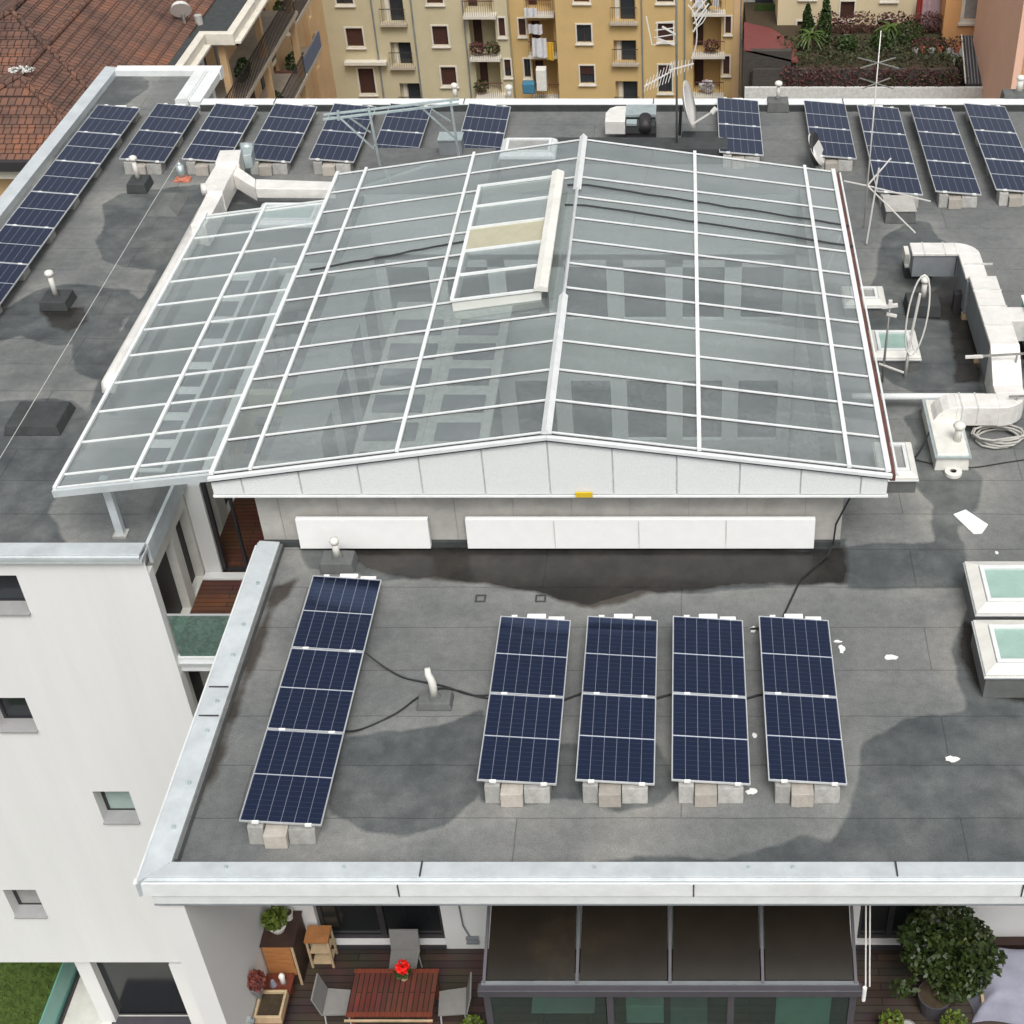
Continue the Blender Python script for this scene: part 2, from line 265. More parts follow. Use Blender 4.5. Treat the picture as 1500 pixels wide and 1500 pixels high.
# ------------------------------------------------------------------ mesh builder
class MB:
    def __init__(s): s.v=[]; s.f=[]; s.uv=None
    def face(s,pts):
        b=len(s.v); s.v+= [tuple(p) for p in pts]; s.f.append(tuple(range(b,b+len(pts)))); return s
    def box(s,x0,x1,y0,y1,z0,z1):
        b=len(s.v); s.v+=[(x0,y0,z0),(x1,y0,z0),(x1,y1,z0),(x0,y1,z0),(x0,y0,z1),(x1,y0,z1),(x1,y1,z1),(x0,y1,z1)]
        s.f+=[tuple(b+i for i in q) for q in ((0,3,2,1),(4,5,6,7),(0,1,5,4),(1,2,6,5),(2,3,7,6),(3,0,4,7))]; return s
    def frustum(s,x0,x1,y0,y1,z0,z1,inx,iny=None):
        iny=inx if iny is None else iny
        b=len(s.v); s.v+=[(x0,y0,z0),(x1,y0,z0),(x1,y1,z0),(x0,y1,z0),(x0+inx,y0+iny,z1),(x1-inx,y0+iny,z1),(x1-inx,y1-iny,z1),(x0+inx,y1-iny,z1)]
        s.f+=[tuple(b+i for i in q) for q in ((0,3,2,1),(4,5,6,7),(0,1,5,4),(1,2,6,5),(2,3,7,6),(3,0,4,7))]; return s
    def prism(s,poly,d):
        """closed polygon extruded by vector d"""
        b=len(s.v); n=len(poly); d=Vector(d); s.v+=[tuple(p) for p in poly]+[tuple(Vector(p)+d) for p in poly]
        s.f.append(tuple(range(b+n-1,b-1,-1))); s.f.append(tuple(range(b+n,b+2*n)))
        for i in range(n): j=(i+1)%n; s.f.append((b+i,b+j,b+n+j,b+n+i))
        return s
    def bar(s,a,c,w,h=None,up=(0,0,1)):
        a=Vector(a); c=Vector(c); h=w if h is None else h; d=(c-a).normalized(); u=Vector(up)
        if abs(d.dot(u))>.98: u=Vector((0,1,0))
        sd=d.cross(u).normalized()*w/2; uu=sd.cross(d).normalized()*h/2
        return s.prism([a-sd-uu,a+sd-uu,a+sd+uu,a-sd+uu],c-a)
    def tube(s,pts,r,n=8,cap=True):
        pts=[Vector(p) for p in pts]; b=len(s.v); rs=r if isinstance(r,(list,tuple)) else [r]*len(pts)
        prev=None
        for i,p in enumerate(pts):
            d=(pts[min(i+1,len(pts)-1)]-pts[max(i-1,0)]).normalized()
            if prev is None:
                u=Vector((0,0,1)) if abs(d.z)<.9 else Vector((1,0,0)); a=d.cross(u).normalized()
            else: a=(prev-d*prev.dot(d)).normalized()
            prev=a; c=d.cross(a)
            for k in range(n):
                an=2*math.pi*k/n; s.v.append(tuple(p+(a*math.cos(an)+c*math.sin(an))*rs[i]))
        for i in range(len(pts)-1):
            for k in range(n):
                k2=(k+1)%n; s.f.append((b+i*n+k,b+i*n+k2,b+(i+1)*n+k2,b+(i+1)*n+k))
        if cap:
            s.f.append(tuple(b+k for k in range(n-1,-1,-1))); s.f.append(tuple(b+(len(pts)-1)*n+k for k in range(n)))
        return s
    def leaves(s,c,rad,n,size,flat=.6,fn=None):
        c=Vector(c)
        for _ in range(n):
            while True:
                p=Vector((random.uniform(-1,1),random.uniform(-1,1),random.uniform(-1,1)))
                if .15<p.length<1: break
            p=p.normalized()*(p.length**.45)
            q=c+Vector((p.x*rad[0],p.y*rad[1],p.z*rad[2]))
            a=Vector((random.gauss(0,1),random.gauss(0,1),random.gauss(0,flat))).normalized()
            u=a.cross(Vector((random.gauss(0,1),random.gauss(0,1),random.gauss(0,1)))).normalized()
            l=size*random.uniform(.6,1.3); w=l*.32
            s.face([q-a*l*.5,q+u*w,q+a*l*.5,q-u*w])
        return s
    def build(s,name,m,parent=None,bevel=0,smooth=False,uv=None):
        me=bpy.data.meshes.new(name); me.from_pydata(s.v,[],s.f); me.update()
        me.materials.append(M[m] if isinstance(m,str) else m)
        o=bpy.data.objects.new(name,me); COL.objects.link(o)
        if uv:
            l=me.uv_layers.new(name='UVMap')
            for poly in me.polygons:
                for li in poly.loop_indices: l.data[li].uv=uv(me.vertices[me.loops[li].vertex_index].co)
        if smooth:
            for q in me.polygons: q.use_smooth=True
        if bevel:
            md=o.modifiers.new('bevel','BEVEL'); md.width=bevel; md.segments=2; md.limit_method='ANGLE'; md.angle_limit=R(40)
        if parent:
            o.parent=parent; o.matrix_parent_inverse=Matrix.Identity(4)
            o.data.transform(Matrix.Translation(-Vector(parent_loc(parent))))
        else:
            # origin at the thing's own base
            vs=[Vector(v) for v in s.v]
            cx=sum(v.x for v in vs)/len(vs); cy=sum(v.y for v in vs)/len(vs); cz=min(v.z for v in vs)
            me.transform(Matrix.Translation((-cx,-cy,-cz))); o.location=(cx,cy,cz)
        return o
def parent_loc(p):
    l=Vector(p.location)
    while p.parent: p=p.parent; l=l+Vector(p.location)
    return l
def tag(o,label,cat,group=None,kind=None):
    if label: o['label']=label
    if cat: o['category']=cat
    if group: o['group']=group
    if kind: o['kind']=kind
    return o
def thing(name,loc,label,cat,group=None):
    o=bpy.data.objects.new(name,None); COL.objects.link(o); o.location=loc; o.empty_display_size=.2
    return tag(o,label,cat,group)
def copy_thing(src,loc,label,group=None):
    c=src.copy(); COL.objects.link(c); c.location=loc; c['label']=label
    if group: c['group']=group
    for ch in list(src.children):
        d=ch.copy(); COL.objects.link(d); d.parent=c
        for g in list(ch.children):
            e=g.copy(); COL.objects.link(e); e.parent=d
    return c
def wall_y(x0,x1,z0,z1,Y,holes,th,mb=None):
    """upright wall facing -Y with rectangular holes (hx0,hx1,hz0,hz1), thickness th behind Y"""
    mb=mb or MB(); xs=sorted({x0,x1,*[h[0] for h in holes],*[h[1] for h in holes]}); zs=sorted({z0,z1,*[h[2] for h in holes],*[h[3] for h in holes]})
    xs=[x for x in xs if x0<=x<=x1]; zs=[z for z in zs if z0<=z<=z1]
    inh=lambda x,z: any(h[0]<x<h[1] and h[2]<z<h[3] for h in holes)
    for i in range(len(xs)-1):
        for k in range(len(zs)-1):
            if not inh((xs[i]+xs[i+1])/2,(zs[k]+zs[k+1])/2):
                mb.face([(xs[i],Y,zs[k]),(xs[i+1],Y,zs[k]),(xs[i+1],Y,zs[k+1]),(xs[i],Y,zs[k+1])])
    for h in holes:
        a,b,c,d=h
        mb.face([(a,Y,c),(a,Y,d),(a,Y+th,d),(a,Y+th,c)]); mb.face([(b,Y,c),(b,Y+th,c),(b,Y+th,d),(b,Y,d)])
        mb.face([(a,Y,d),(b,Y,d),(b,Y+th,d),(a,Y+th,d)]); mb.face([(a,Y,c),(a,Y+th,c),(b,Y+th,c),(b,Y,c)])
    return mb
def wall_x(y0,y1,z0,z1,X,holes,th,mb=None):
    """upright wall facing +X (holes hy0,hy1,hz0,hz1), thickness towards -X"""
    w=wall_y(y0,y1,z0,z1,0,holes,th); mb=mb or MB(); b=len(mb.v)
    mb.v+=[(X-v[1],v[0],v[2]) for v in w.v]; mb.f+=[tuple(b+i for i in f) for f in w.f]; return mb

# ================================================================== THE WHITE BUILDING
B=thing('white_building',(0,20,-15.8),'white rendered building whose flat grey roofs carry the solar arrays','building')
def roof_sheet():
    rects=[(-16.4,-9.4,18.75,37.6),(-9.4,-7.2,29.1,37.6),(-7.2,2.75,29.5,37.6),(2.75,14,12.1,37.6),(-7.1,2.75,12.1,19.15),(-16.3,-13.6,37.6,40.0)]
    mb=MB(); st=.085
    for a,b,c,d in rects:
        nx=max(1,round((b-a)/st)); ny=max(1,round((d-c)/st)); base=len(mb.v)
        for j in range(ny+1):
            for i in range(nx+1): mb.v.append((a+(b-a)*i/nx,c+(d-c)*j/ny,0))
        for j in range(ny):
            for i in range(nx):
                q=base+j*(nx+1)+i; mb.f.append((q,q+1,q+nx+2,q+nx+1))
    P=np.array(mb.v)[:,:2]
    def sdf(poly):
        pts=np.array([G(*p) for p in poly]); n=len(pts); d=np.full(len(P),1e9); ins=np.zeros(len(P),bool)
        for i in range(n):
            a=pts[i]; b=pts[(i+1)%n]; ab=b-a; t=np.clip(((P-a)@ab)/(ab@ab),0,1); q=P-(a+t[:,None]*ab); d=np.minimum(d,np.hypot(q[:,0],q[:,1]))
            c=((a[1]>P[:,1])!=(b[1]>P[:,1])); xx=(b[0]-a[0])*(P[:,1]-a[1])/((b[1]-a[1]) if b[1]!=a[1] else 1e-9)+a[0]; ins^=(c&(P[:,0]<xx))
        return np.where(ins,d,-d)
    WET=[[(1175,1225),(1240,1240),(1262,1262),(1262,1290),(900,1290),(880,1262),(930,1255),(1060,1258)],
     [(232,392),(305,328),(200,500),(160,560),(175,610),(128,605),(150,545),(125,520),(172,500),(184,470),(205,440)],
     [(150,300),(175,284),(215,279),(300,270),(345,285),(310,330),(275,378),(230,395),(180,392),(148,380),(140,355),(152,330)],
     [(55,425),(100,415),(140,420),(190,424),(205,440),(182,470),(172,500),(150,560),(110,545),(105,505),(70,505),(30,490),(0,500),(-40,480),(0,455)],
     [(-60,580),(0,588),(60,583),(105,588),(148,612),(122,660),(92,715),(72,750),(100,800),(-60,805)],
     [(160,103),(205,108),(218,118),(214,132),(190,150),(165,170),(100,240),(60,260)],
     [(1232,800),(1366,792),(1368,740),(1330,700),(1340,650),(1325,610),(1372,590),(1380,655),(1440,700),(1432,745),(1400,775),(1415,800),(1418,860),(1350,862),(1240,864)],
     [(1262,1092),(1330,1055),(1415,1040),(1402,1000),(1394,950),(1420,880),(1520,870),(1540,1290),(1180,1270),(1228,1225),(1252,1160)],
     [(470,1120),(505,1082),(560,1072),(640,1062),(705,1040),(730,1100),(705,1165),(655,1208),(590,1226),(530,1216),(485,1190)],
     [(700,1100),(820,1090),(960,1090),(1000,1150),(960,1178),(905,1192),(860,1170),(820,1172),(760,1182),(700,1175)],
     [(1290,350),(1335,322),(1362,326),(1375,350),(1410,365),(1425,450),(1440,590),(1360,585),(1300,560),(1262,500),(1268,440),(1285,395)],
     [(990,205),(1062,203),(1112,208),(1095,222),(1050,231),(990,226)],
     [(430,790),(700,797),(1240,790),(1240,855),(1130,860),(1040,870),(930,868),(860,886),(800,872),(730,858),(640,846),(560,852),(505,838),(450,835)]]
    PUD=[[(500,795),(760,788),(1000,800),(1180,806),(1240,798),(1242,856),(1100,858),(960,870),(905,888),(850,890),(800,872),(700,855),(590,848),(530,835)],
         [(440,845),(400,900),(300,1180),(285,1180),(400,860)],[(1325,460),(1420,380),(1440,560),(1400,560),(1390,470)],[(60,455),(125,448),(130,470),(100,485),(70,478)],
         [(1408,905),(1440,925),(1450,1000),(1520,1010),(1520,1030),(1430,1020),(1405,960)]]
    w=np.full(len(P),-9.); 
    for q in WET: w=np.maximum(w,sdf(q))
    u=np.full(len(P),-9.)
    for q in PUD: u=np.maximum(u,sdf(q))
    o=mb.build('roof_membrane','roofing',B)
    for nm,arr in (('wet',w),('puddle',u)):
        a=o.data.attributes.new(nm,'FLOAT','POINT'); a.data.foreach_set('value',arr.astype(np.float32))
    return o
roof_sheet()
# slabs under the membrane
mb=MB()
for a,b,c,d in [(-16.4,-9.4,18.75,37.6),(-9.4,-7.2,29.1,37.6),(-7.2,2.75,29.5,37.6),(2.75,14,12.1,37.6),(-7.1,2.75,12.1,19.15),(-16.3,-13.6,37.6,40.0)]:
    mb.box(a,b,c,d,-.34,-.01)
mb.build('roof_slab','plaster',B)
# parapet caps
def cap_profile_x(x0,x1,y_in,y_out,mit0=0,mit1=0,zb=-.11):  # runs along X, outer side y_out
    s=1 if y_out<y_in else -1
    mb=MB(); t=.20
    prof=[(y_in,.0),(y_in,t-.03),(y_out,t),(y_out,t-.035),(y_out-s*.035,t-.04),(y_out-s*.035,zb),(y_in,zb)]
    n=len(prof); b=len(mb.v)
    for (y,z) in prof: mb.v.append((x0-(mit0*(y_in-y) if mit0 else 0),y,z))
    for (y,z) in prof: mb.v.append((x1+(mit1*(y_in-y) if mit1 else 0),y,z))
    for i in range(n): j=(i+1)%n; mb.f.append((b+i,b+n+i,b+n+j,b+j) if s>0 else (b+i,b+j,b+n+j,b+n+i))
    mb.f.append(tuple(range(b,b+n))); mb.f.append(tuple(range(b+2*n-1,b+n-1,-1))); return mb
def cap_profile_y(y0,y1,x_in,x_out,mit0=0,mit1=0):
    m1=cap_profile_x(y0,y1,x_in,x_out,mit0,mit1); mb=MB(); mb.v=[(v[1],v[0],v[2]) for v in m1.v]; mb.f=[tuple(reversed(f)) for f in m1.f]; return mb
def joints_x(xs,y0,y1,z,parent):
    mb=MB()
    for x in xs: mb.box(x-.012,x+.012,y0,y1,z,z+.006)
    mb.build('joint_strip','darkframe',parent)
CF=cap_profile_x(-6.98,14,12.23,11.955,1).build('parapet_cap','cap',B,.006)
cap_profile_y(12.235,19.0,-6.98,-7.33,1).build('parapet_cap','cap',B,.006)
MB().box(-6.98,-6.93,12.30,19.0,.002,.13).build('upstand','bitumenl',B)
joints_x([-3.55,2.9,8.6],11.96,12.22,.199,B)
mb=MB(); 
for y in (14.9,15.5): mb.box(-7.3,-7.0,y-.012,y+.012,.2,.206)
mb.build('joint_strip','darkframe',B)
# screws and small dents on caps
mb=MB()
for y in (12.8,13.6,14.6,15.2,16.2,16.9,17.9): mb.tube([(-7.1,y,.19),(-7.1,y,.215)],.03,8)
for x in (-6.2,-4.6,-1.2,.9,1.5,4.7): mb.tube([(x,12.12,.19),(x,12.12,.215)],.022,8)
mb.build('cap_screw','galv',B)
# front eaves fascia below the cap
MB().prism([(-7.42,11.955,.125),(-7.42,11.90,.115),(-7.42,11.885,-.13),(-7.42,11.985,-.13),(-7.42,11.985,.125)],(21.4,0,0)).build('gutter','whitemetal',B)
MB().box(-7.24,14,11.92,12.1,-.36,-.15).build('fascia','whitemetal',B,.01)
MB().box(-7.24,14,11.905,11.92,-.37,-.345).build('drip_edge','ductside',B)
MB().box(-7.42,14,11.95,12.1,-.15,-.131).build('gutter_shadow_gap','darkframe',B)
MB().box(-7.42,-7.30,11.99,19.0,-.13,.10).build('gutter','whitemetal',B,.01)
for x in (-3.85,.15,4.6): MB().box(x-.008,x+.008,11.872,11.895,-.13,.11).build('gutter_joint','darkframe',B)
# left wing caps
cap_profile_y(18.6,40.2,-16.28,-16.62).build('parapet_cap','cap',B,.006)
cap_profile_x(-16.28,-9.30,18.98,18.62,0,0,.09).build('parapet_cap','cap',B,.006)
MB().box(-16.5,-9.28,18.60,18.97,-.0,.088).build('fascia','cap',B,.01)
cap_profile_x(-13.2,14,37.55,37.9).build('parapet_cap','whitemetal',B,.006)
MB().box(-13.2,14,37.48,37.55,.0,.17).build('upstand','bitumen',B)
cap_profile_x(-16.28,-13.27,39.95,40.25).build('parapet_cap','whitemetal',B,.006)
cap_profile_y(37.9,40.0,-14.0,-13.66).build('parapet_cap','whitemetal',B,.006)
MB().box(-13.655,-13.3,37.9,39.94,-.10,.12).build('gutter','whitemetal',B,.01)
MB().box(-9.52,-9.33,18.99,29.1,.003,.10).build('upstand','bitumenl',B,.01)
MB().box(-9.33,-9.27,18.99,29.1,-.3,.12).build('edge_trim','cap',B)
joints_x([-11.2,-6.0,-.8,4.4,9.5],37.56,37.89,.2,B)

# left wing facade with its windows
wins=[(-12.34,-11.60,-1.24,-.36),(-13.06,-12.33,-4.30,-3.42),(-11.76,-11.03,-7.03,-6.10),(-14.50,-13.80,-10.22,-9.30),(-15.4,-14.7,-7.03,-6.1)]
wall_y(-16.5,-9.29,-11.96,-.001,18.72,wins,.26).build('facade_wall','facade',B)
MB().box(-9.29,-9.285,18.72,18.73,-3,-.34).build('corner_bead','plaster',B)
for i,(a,b,c,d) in enumerate(wins):
    w=MB(); w.box(a,b,18.98,19.05,c,c+.06); w.box(a,b,18.98,19.05,d-.06,d); w.box(a,a+.06,18.98,19.05,c+.06,d-.06); w.box(b-.06,b,18.98,19.05,c+.06,d-.06)
    w=w.build('window','darkframe',B)
    MB().box(a+.06,b-.06,19.01,19.03,c+.06,d-.06).build('pane','grayglass' if i==2 else ('greypane' if i==3 else 'winglass'),w)
    MB().prism([(a,18.66,c-.03),(a,18.66,c+.005),(a,18.975,c+.05),(a,18.975,c-.03)],(b-a,0,0)).build('sill','sill',w)
# undercroft of the left wing
MB().box(-16.5,-7.4,18.98,26,-12.1,-11.97).build('soffit','plaster',B)
MB().box(-13.5,-11.6,19.16,19.3,-14.8,-12.1).build('door','blackglass',B)
MB().box(-13.85,-13.5,18.95,19.5,-14.8,-12.1).build('pier','plaster',B)
MB().box(-11.6,-9.3,18.75,19.5,-14.8,-12.1).build('pier','plaster',B)
MB().box(-14.95,-6,15,27,-15.4,-14.8).build('terrace_slab','offwhite',B)
MB().box(-13.6,-11.4,18.2,19.1,-14.8,-14.76).build('doorstep','purpleframe',B)
MB().box(-17,-6,26.5,27,-15,-12).build('rear_wall','plaster',B)
gr=thing('glass_railing',(-14.85,21,-14.8),'green glass railing edging the white ground terrace beside the lawn','railing')
MB().box(-14.88,-14.85,16,25.5,-14.75,-13.85).build('glass_panel','tealglass',gr)
MB().box(-14.84,-14.78,16,25.5,-14.8,-14.68).build('shoe','darkframe',gr)
# left wing east wall with windows and pilasters (facing the gap)
eh=[]
y=18.95
for y0,y1 in [(18.99,20.2),(20.5,21.12)]: eh.append((y0,y1,-2.5,-.75))
for k in range(6): eh.append((21.8+k*1.25,22.6+k*1.25,-2.6,-.75))
for k in range(8): eh.append((19.3+k*1.25,20.1+k*1.25,-5.6,-3.3))
wall_x(18.72,29.1,-14.8,-.30,-9.40,eh,.2).build('gap_wall','offwhite',B)
for h in eh: MB().box(-9.60,-9.57,h[0],h[1],h[2],h[3]).build('gap_window','black',B)
MB().box(-9.42,-9.29,18.73,18.95,-12,-.34).build('corner_wall','plaster',B)
# loggia between the wings
MB().box(-9.39,-7.3,18.95,29.0,-2.75,-2.5).build('loggia_floor','loggiadeck',B)
MB().box(-9.39,-7.3,18.85,18.95,-2.85,-2.48).build('slab_edge','whitemetal',B,.01)
MB().box(-9.39,-7.3,18.80,18.845,-2.66,-2.60).build('slab_rail','alu',B)
MB().box(-9.385,-9.06,21.2,21.45,-2.5,-.3).build('pilaster','plaster',B)
f=MB(); f.box(-9.05,-8.98,21.25,21.35,-2.5,-.3); f.box(-7.42,-7.35,21.25,21.35,-2.5,-.3); f.box(-9.05,-7.3,21.25,21.35,-2.5,-2.46); f.box(-8.6,-8.55,21.26,21.34,-2.46,-.3)
f.build('loggia_frame','darkframe',B)
MB().box(-9.38,-7.3,21.0,21.19,-2.5,-2.46).build('threshold','plaster',B)
MB().box(-9.39,-7.3,24.2,24.4,-2.5,-.3).build('loggia_back_wall','beige',B)
MB().box(-9.1,-7.4,21.4,24.1,-2.499,-2.49).build('room_floor','loggiadeck',B)
MB().box(-9.385,-7.3,18.9,28,-6.0,-5.8).build('loggia_floor','offwhite',B)
MB().box(-9.385,-7.3,20.2,20.3,-5.8,-2.86).build('loggia_window','purpleframe',B)
MB().box(-9.38,-7.3,18.85,18.9,-6,-5.75).build('slab_edge','whitemetal',B)
br=thing('glass_balustrade',(-8.3,18.9,-2.5),'green glass balustrade across the red decked loggia between the wings','balustrade')
MB().box(-9.25,-7.32,18.87,18.885,-2.47,-1.45).build('glass_panel','balglass',br)
MB().box(-9.26,-7.32,18.86,18.895,-1.455,-1.43).build('top_rail','alu',br)
lv=MB()
lv.leaves((-8.2,19.3,-5.2),(.5,.3,.5),260,.16)
tag(lv.build('potted_shrub','leaflight'),'yellow green shrub growing on the lower loggia behind the parapet','shrub')
# main block walls
MB().box(-7.28,-7.16,19.0,29.5,-9,-.34).build('court_wall','plaster',B)
MB().box(-7.3,-7.0,12.4,19.1,-15.8,-.35).build('west_wall','plaster',B)
MB().box(-7.21,-6.87,11.96,14.5,-15.8,-.40).build('terrace_side_wall','plaster',B)
MB().box(13.5,14,12,37.5,-15.8,-.35).build('east_wall','plaster',B)
MB().box(-16.5,-16.3,18.98,40.2,-11.9,-.2).build('west_wall','plaster',B)
MB().box(-16.5,14,37.3,37.55,-27,-.35).build('north_wall','plaster',B)
MB().box(-16.5,-13.6,39.9,40.15,-27,-.2).build('north_wall','plaster',B)
# terrace below the front eaves
bw=[(-6.12,-4.02,-4.86,-1.6),(2.95,4.05,-4.86,-1.6)]
wall_y(-6.87,14,-5.0,-.35,14.36,bw,.2).build('terrace_back_wall','plaster',B)
for a,b,c,d in bw:
    w=MB(); w.box(a,b,14.47,14.53,c,c+.1); w.box(a,b,14.47,14.53,d-.07,d); w.box(a,a+.07,14.47,14.53,c+.1,d-.07); w.box(b-.07,b,14.47,14.53,c+.1,d-.07); w.box((a+b)/2-.05,(a+b)/2+.05,14.45,14.53,c+.1,d-.07)
    w=w.build('sliding_window','darkframe',B); MB().box(a+.07,b-.07,14.49,14.51,c+.1,d-.07).build('pane','blackglass',w)
    MB().box(a,b,14.30,14.46,c-.10,c-.03).build('sill','darkframe',w)
MB().box(-6.87,14,8.5,14.36,-5.2,-5.0).build('terrace_deck','deck',B)
MB().box(-6.87,14,8.5,14.36,-15.8,-5.21).build('lower_storeys','plaster',B)
# interior of court
hs=[]
for zz in ((-1.75,-.15),(-5.3,-3.5),(-8.6,-7)):
    for k in range(7): x=-6.9+k*1.38; hs.append((x,x+.98,zz[0],zz[1]))
wall_y(-7.15,2.7,-9,1.5,29.5,hs,.15).build('court_end_wall','interiorwall',B)
MB().box(-7.1,2.7,29.62,29.66,-9,.9).build('court_dark_glazing','darkframe',B)
hs=[]
for zz in ((-2.4,-.5),(-5.6,-3.6)):
    for k in range(6): y=19.6+k*1.65; hs.append((y,y+1.1,*zz))
wall_x(19.2,29.5,-9,1.4,-7.14,hs,.02).build('court_side_wall','interiorwall',B)
for h in hs: MB().box(-7.158,-7.15,h[0],h[1],h[2],h[3]).build('court_window','darkslate',B)
MB().box(-7.15,2.7,19.2,29.5,-9.2,-9).build('court_floor','interiorfloor',B)
MB().box(2.72,2.75,19.2,29.5,-9,0).build('court_side_wall','interiorwall',B)
MB().box(-7.15,2.7,19.16,19.2,-9,-.02).build('court_front_wall','interiorwall',B)
MB().box(-6.3,-5.75,19.4,29.3,-2.95,-2.8).build('court_gallery','interiorwall',B)
MB().box(-6.0,2.4,19.3,22.3,-2.9,-2.75).build('court_gallery','interiorwall',B)
for k in range(6): MB().box(-5.4+k*1.32,-4.45+k*1.32,19.55,20.6,-2.749,-2.70).build('court_window_slab','winglass',B)  # flat dark slabs put in to imitate windows seen through the roof glass
for k in range(6): MB().box(-5.4+k*1.32,-4.45+k*1.32,20.95,21.9,-2.749,-2.70).build('court_window_slab','darkslate',B)
MB().box(-6.0,2.4,19.3,26.3,-5.9,-5.75).build('court_gallery','interiorwall',B)
for k in range(6):
    for q in range(3): MB().box(-5.4+k*1.32,-4.5+k*1.32,22.7+q*1.2,23.5+q*1.2,-5.749,-5.70).build('court_window_slab','darkslate',B)

for k in range(9): MB().box(-6.55,-5.5,19.75+k*1.02,20.3+k*1.02,-1.2,-1.12).build('court_dark_slab','darkslate',B)  # dark slabs put in to imitate the window pattern of the left bays
for k in range(9): MB().box(-5.1,-4.2,19.75+k*1.02,20.3+k*1.02,-1.2,-1.12).build('court_dark_slab','darkslate',B)
MB().box(-6.7,-4.0,19.3,29.4,-1.3,-1.21).build('court_canopy','limewash',B)
MB().box(-9.05,-8.85,21.5,28.9,-.35,-.15).build('white_beam','interiorwall',B)
MB().box(-10.2,-9.62,21.2,28.6,.003,.03).build('roof_light_strip','interiorwall',B)
for k in range(8): MB().box(-10.12,-9.7,21.3+k*.9,21.9+k*.9,.03,.05).build('roof_light','darkslate',B)
for k in range(2,9): MB().box(-8.75,-7.6,20.1+k*.96,20.7+k*.96,-.9,-.85).build('gap_dark_slab','darkslate',B)  # dark slabs put in to imitate window rows under the lean-to glass
# ================================================================== GLASS PAVILION
XL,ZL,XA,ZA,XR,ZR=-7.80,1.74,-2.20,2.58,3.42,1.80
Y0,Y1=18.80,30.0
zl=lambda x: ZA-(XA-x)*(ZA-ZL)/(XA-XL) if x<XA else ZA-(x-XA)*(ZA-ZR)/(XR-XA)
PV=thing('glass_pavilion',(-2.2,24,0),'long gabled glass roof with white glazing bars over the courtyard','glass roof')
HX0,HX1,HY0,HY1=-4.28,-2.62,23.15,27.85
def slope_panel(xa,xb,ya,yb,off=0,th=.02):
    return MB().prism([(xa,ya,zl(xa)+off),(xb,ya,zl(xb)+off),(xb,ya,zl(xb)+off+th),(xa,ya,zl(xa)+off+th)],(0,yb-ya,0))
for a,b,c,d in [(XL,HX0,Y0,Y1),(HX0,XA,Y0,HY0),(HX0,XA,HY1,Y1),(HX1,XA,HY0,HY1)]: slope_panel(a,b,c,d).build('roof_pane','roofglass',PV)
slope_panel(XA,XR,Y0,Y1).build('roof_pane','roofglass',PV)
nb=12; ys=[Y0+.06+(Y1-Y0-.12)*k/nb for k in range(nb+1)]
for k,y in enumerate(ys):
    big=k in (0,nb)
    for xa,xb in ((XL,XA),(XA,XR)):
        if xa==XL and HY0<y<HY1:
            segs=[(XL,HX0-.03)]
        else: segs=[(xa,xb)]
        for sa,sb in segs:
            m=MB(); m.bar((sa,y,zl(sa)+.034),(sb,y,zl(sb)+.034),.038,.024); m.build('glazing_bar','whitemetal',PV)
            MB().bar((sa,y-.034,zl(sa)+.0245),(sb,y-.034,zl(sb)+.0245),.018,.006).build('bar_seal','darkframe',PV)
for x,w in ((XL+.02,.07),(-7.12,.06),(-4.66,.06),(.27,.07),(2.74,.07),(XR-.03,.09)):
    MB().bar((x,Y0,zl(x)+.06),(x,Y1,zl(x)+.06),w,.05).build('purlin','whitemetal',PV)
for a,b,w in ((Y0-.04,HY0-.02,.17),(HY1-.4,Y1+.03,.17),(HY0-.02,HY1-.4,.07)):
    MB().prism([(XA-w/2,a,zl(XA-w/2)+.07),(XA+w/2,a,zl(XA+w/2)+.07),(XA,a,ZA+.14)],(0,b-a,0)).build('ridge_cap','whitemetal',PV)
# right-hand gutter and rail
MB().box(XR+.01,XR+.10,Y0,Y1,ZR-.14,ZR-.02).build('gutter','rustbalc',PV)
MB().bar((XR+.13,Y0,ZR-.02),(XR+.13,Y1,ZR-.02),.035).build('gutter_lip','whitemetal',PV)
# gable
ZB=1.40
gp=[-7.82,-7.3,-6.33,-5.34,-4.32,-3.28,-2.2,-1.15,-.1,.94,1.95,2.95,3.40]
for i in range(len(gp)-1):
    a,b=gp[i]+.012,gp[i+1]-.012
    poly=[(a,Y0-.03,ZB),(b,Y0-.03,ZB)]+[(b,Y0-.03,zl(b)-.05)]+[(a,Y0-.03,zl(a)-.05)]
    MB().prism(poly,(0,.03,0)).build('gable_panel','fasciapoly',PV,.006)
MB().prism([(gp[0],Y0,ZB-.02),(gp[-1],Y0,ZB-.02),(gp[-1],Y0,zl(gp[-1])-.03),(XA,Y0,ZA-.03),(gp[0],Y0,zl(gp[0])-.03)],(0,.05,0)).build('gable_backing','limewash',PV)
for xa,xb in ((XL-.03,XA),(XA,XR+.03)):
    MB().bar((xa,Y0-.05,zl(xa)+.0),(xb,Y0-.05,zl(xb)+.0),.08,.055).build('verge_trim','whitemetal',PV)
    MB().bar((xa,Y0-.07,zl(xa)-.045),(xb,Y0-.07,zl(xb)-.045),.03,.02).build('verge_seal','darkframe',PV)
MB().box(-7.82,3.42,Y0-.06,Y0+.02,ZB-.05,ZB-.021).build('bottom_trim','whitemetal',PV)
